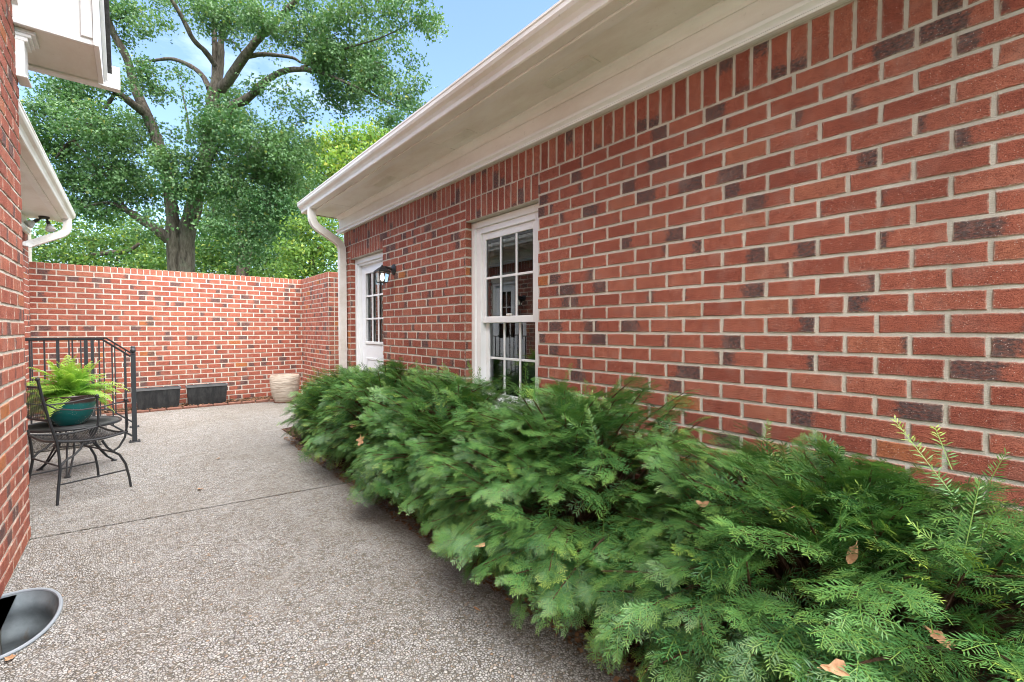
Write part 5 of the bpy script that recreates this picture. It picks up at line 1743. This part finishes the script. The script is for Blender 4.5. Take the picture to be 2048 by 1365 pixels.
def crown(clumps, per, tmpl, mat, parent, seed, sub=26, spread=0.17, flat=0.55, tipf=0.06, squash=0.8):
    r = np.random.default_rng(seed)
    PP, NN, TT, WW = [], [], [], []
    mb = MB()
    for (x, y, z, R, d) in clumps:
        ns = max(4, int(sub * d * min(1.6, (R / 0.9)) ** 1.4))
        c = r.normal(size=(ns, 3)); c = unit(c) * (r.random(ns) ** 0.45)[:, None] * R * np.array([1, 1, squash]) + np.array([x, y, z])
        base_t = 0.5 + r.normal(0, 0.22)
        for k in range(ns):
            m = max(3, int(per * r.uniform(0.5, 1.4)))
            dirn = unit(r.normal(size=(1, 3)))[0]
            s = r.normal(0, 1, (m, 3)) * spread * np.array([1, 1, flat]) + dirn * r.uniform(-1, 1, (m, 1)) * spread * 1.5
            PP.append(c[k] + s)
            TT.append(np.clip(base_t + r.normal(0, 0.16) + r.normal(0, 0.14, m), 0, 1))
            if k % 3 == 0:
                mb.tube([Vector((x, y, z)).lerp(Vector(c[k]), 0.25), Vector((x, y, z)).lerp(Vector(c[k]), 0.6) + Vector((0, 0, 0.06)), Vector(c[k])], [0.014, 0.010, 0.005], 3, False)
    P = np.concatenate(PP); T = np.concatenate(TT); n = len(P)
    D = unit(r.normal(size=(n, 3)) + np.array([0, 0, -0.45]))
    N = unit(r.normal(size=(n, 3)) * 0.75 + np.array([0, 0, 0.75]))
    which = r.integers(0, len(tmpl), n)
    v, q, ti, tp = place(tmpl, which, P, D, N, r.uniform(0.65, 1.25, n), T)
    nt = [len(tmpl[k][0]) for k in range(len(tmpl))]
    yg = np.concatenate([np.repeat((r.random((which == k).sum()) < tipf) * r.uniform(0.3, 1.0, (which == k).sum()), nt[k]) for k in range(len(tmpl))])
    lo = np.array(parent.location)
    o = link("crown", np_mesh("crown", v - lo, q, M[mat], {"tint": ti, "tip": yg}), parent)
    tw = obj("twigs", mb, M['bark_dark'], parent)
    tw["kind"] = "stuff"
    return o


oak = thing("oak_tree", "great old oak with forked grey trunk rising behind the courtyard wall", "tree", (1.2, 18.6, 0.0))
mb = MB()
limb(mb, [(1.22, 18.58, -0.05, 0.52), (1.22, 18.58, 0.6, 0.40), (1.22, 18.58, 1.46, 0.34), (1.22, 18.6, 2.2, 0.22), (1.23, 18.6, 2.9, 0.05)], 20)
for l in OAK_LIMBS[1:3]: limb(mb, [(l[0][0] * 0.9 + 0.12, l[0][1], 0.3, l[0][3] * 0.95), (l[0][0] * 0.95 + 0.06, l[0][1], l[0][2] - 1.6, l[0][3] * 0.78)] + [(x, y, z, r_ * 0.76) for x, y, z, r_ in l], 16)
obj("trunk", mb, M['bark'], oak, True)
for l in OAK_LIMBS[3:]:
    mb = MB(); limb(mb, [(x, y, z, r_ * 0.82) for x, y, z, r_ in l], 10)
    obj("limb", mb, M['bark'], oak, True)
_r = random.Random(9)
OAK_MORE = [(x + _r.uniform(-1, 1) * R, y + _r.uniform(-0.8, 1.2) * R, z + _r.uniform(-0.5, 0.8) * R, R * 0.75, d * 0.62) for x, y, z, R, d in OAK_CLUMPS if d > 0.55]
crown(OAK_CLUMPS + OAK_MORE, 38, leaf_templates(0.102, 0.075, True), 'oak', oak, 21, 36, 0.155, 0.55, 0.025)


def tree(label, clumps, mat, seed, limbs, per=26, L=0.17, sub=26, spread=0.24, tipf=0.08, name="leafy_tree"):
    cx = sum(c[0] for c in clumps) / len(clumps); cy = sum(c[1] for c in clumps) / len(clumps)
    t = thing(name, label, "tree", (cx, cy, 0.0), 0.0, "trees beyond the courtyard wall")
    mb = MB()
    if not limbs:
        zm = max(c[2] for c in clumps)
        limbs = [[(cx, cy, -0.05, 0.2), (cx + 0.1, cy, zm * 0.4, 0.16), (cx - 0.1, cy + 0.1, zm * 0.8, 0.09)]]
    for l in limbs: limb(mb, l, 8)
    obj("trunk", mb, M['bark_dark'], t, True)
    crown(clumps, per, leaf_templates(L, L * 0.6), mat, t, seed, sub, spread, 0.6, tipf)


tree("yellow-green tree showing above the right-hand eave, farther off", T_YELLOW, 'yellow', 31, None, 30, 0.22, 22, 0.30, 0.2)
tree("fresh lime-green tree just behind the wall corner beside the downspout", T_LIME, 'lime', 32, None, 30, 0.105, 34, 0.13, 0.15)
tree("mid-green tree with slim dark trunks right of the oak trunk", T_MID, 'midleaf', 33, LIMB2, 26, 0.17, 24, 0.25, 0.1)
tree("sunlit low tree with crooked dark limbs left of the oak trunk", T_LEFT, 'midleaf', 34, LIMB_L, 26, 0.16, 26, 0.24, 0.15)
tree("dark wood-edge tree farthest back between the trunks", T_DARK, 'darkleaf', 35, None, 26, 0.24, 24, 0.38, 0.02)

# ---------------------------------------------------------------- fallen leaves
from mathutils.bvhtree import BVHTree
BV = [BVHTree.FromPolygons(v.tolist(), q.tolist()) for v, q in YEWS]


def leaf_mesh(seed, L, lobes):
    r = random.Random(seed)
    n = 14
    ring = []
    for i in range(n):
        t = i / n * 2 * math.pi
        w = 1.0 + (0.32 * math.cos(t * lobes) if lobes else 0.0) + r.uniform(-0.12, 0.12)
        x, y = math.cos(t) * L * 0.5 * w, math.sin(t) * L * (0.30 if lobes else 0.17) * w
        ring.append((x, y, 0.35 * y * y / L * 3 + 0.5 * x * x / L * r.uniform(0.3, 1.0)))
    stem = [(L * 0.45, 0.0012, 0.0), (L * 0.45, -0.0012, 0.0), (L * 0.72, -0.001, L * 0.06), (L * 0.72, 0.001, L * 0.06)]
    mb = MB().add([(0, 0, 0)] + ring, [(0, 1 + i, 1 + (i + 1) % n) for i in range(n)])
    mb.add(stem, [(0, 1, 2, 3)])
    return mb


def fallen(label, spot, L, lobes, seed, ground=False):
    px_, py_ = spot
    fw = Vector((math.sin(0.69655), math.cos(0.69655), 0)); rt = Vector((math.cos(0.69655), -math.sin(0.69655), 0))
    cp, sp_ = math.cos(0.025), math.sin(0.025)
    X, U = (px_ - 1024) / 907.1, -(py_ - 682.5) / 907.1
    d = (rt * X + fw * (cp + U * sp_) + Vector((0, 0, U * cp - sp_))).normalized()
    p = None
    if not ground:
        best = 1e9
        for b in BV:
            h = b.ray_cast(CAM, d)
            if h[0] is not None and h[3] < best: best, p = h[3], h[0] - d * 0.012
    if p is None: p = CAM + d * (-CAM.z + 0.006) / d.z
    r = random.Random(seed)
    o = link("fallen_leaf", leaf_mesh(seed, L, lobes).mesh("fallen_leaf", M['dead']), None, p)
    o.rotation_euler = (r.uniform(-0.5, 0.2), r.uniform(-0.7, 0.1), r.uniform(0, 6.28)) if not ground else (0.05, 0.1, r.uniform(0, 6))
    tag(o, label, "leaf", "dry leaves caught on the yews" if not ground else "dry leaves on the patio")


for i, (lb, sp, L, lo) in enumerate((
        ("long brown strap-like leaf on the nearest yew, largest of the dry leaves", (1705, 1112), 0.075, 0),
        ("crumpled pale brown leaf left of the long brown leaf", (1610, 1117), 0.06, 5),
        ("small orange leaf standing upright on the yew, topmost of a trio", (1377, 980), 0.045, 0),
        ("small curled tan leaf at the bottom of the trio on the yew", (1406, 1010), 0.045, 3),
        ("narrow reddish leaf hanging on the dark part of the nearest yew", (1574, 1020), 0.05, 0),
        ("pale tan leaf near the top of the nearest yew close to the wall", (1550, 957), 0.05, 3),
        ("lobed tan leaf at the lower right corner of the picture", (1878, 1278), 0.05, 5),
        ("small brown leaf low on the nearest yew left of the lobed one", (1797, 1300), 0.05, 3),
        ("curled greyish leaf at the bottom edge of the picture", (1672, 1340), 0.05, 3),
        ("forked pale leaf on the far part of the yew row", (722, 882), 0.09, 5),
        ("pale pinkish leaf above the forked one on the yew row", (704, 852), 0.07, 3),
        ("orange-tan leaf on the middle of the yew row", (923, 880), 0.08, 3),
        ("small tan leaf right of the orange-tan one on the yews", (965, 884), 0.06, 3),
        ("small orange leaf on the low front of the yew by the patio", (962, 1093), 0.045, 3))):
    fallen(lb, sp, L, lo, 300 + i)
for i, (lb, sp, L, lo) in enumerate((
        ("small tan leaf on the patio near the control joint", (400, 979), 0.05, 3),
        ("tiny brown leaf on the patio in front of the pot corner", (436, 918), 0.04, 3),
        ("green needle sprig lying on the patio before the yews", (953, 1218), 0.035, 0),
        ("dry leaf at the rim of the window well", (20, 1318), 0.045, 5))):
    fallen(lb, sp, L, lo, 400 + i, True)
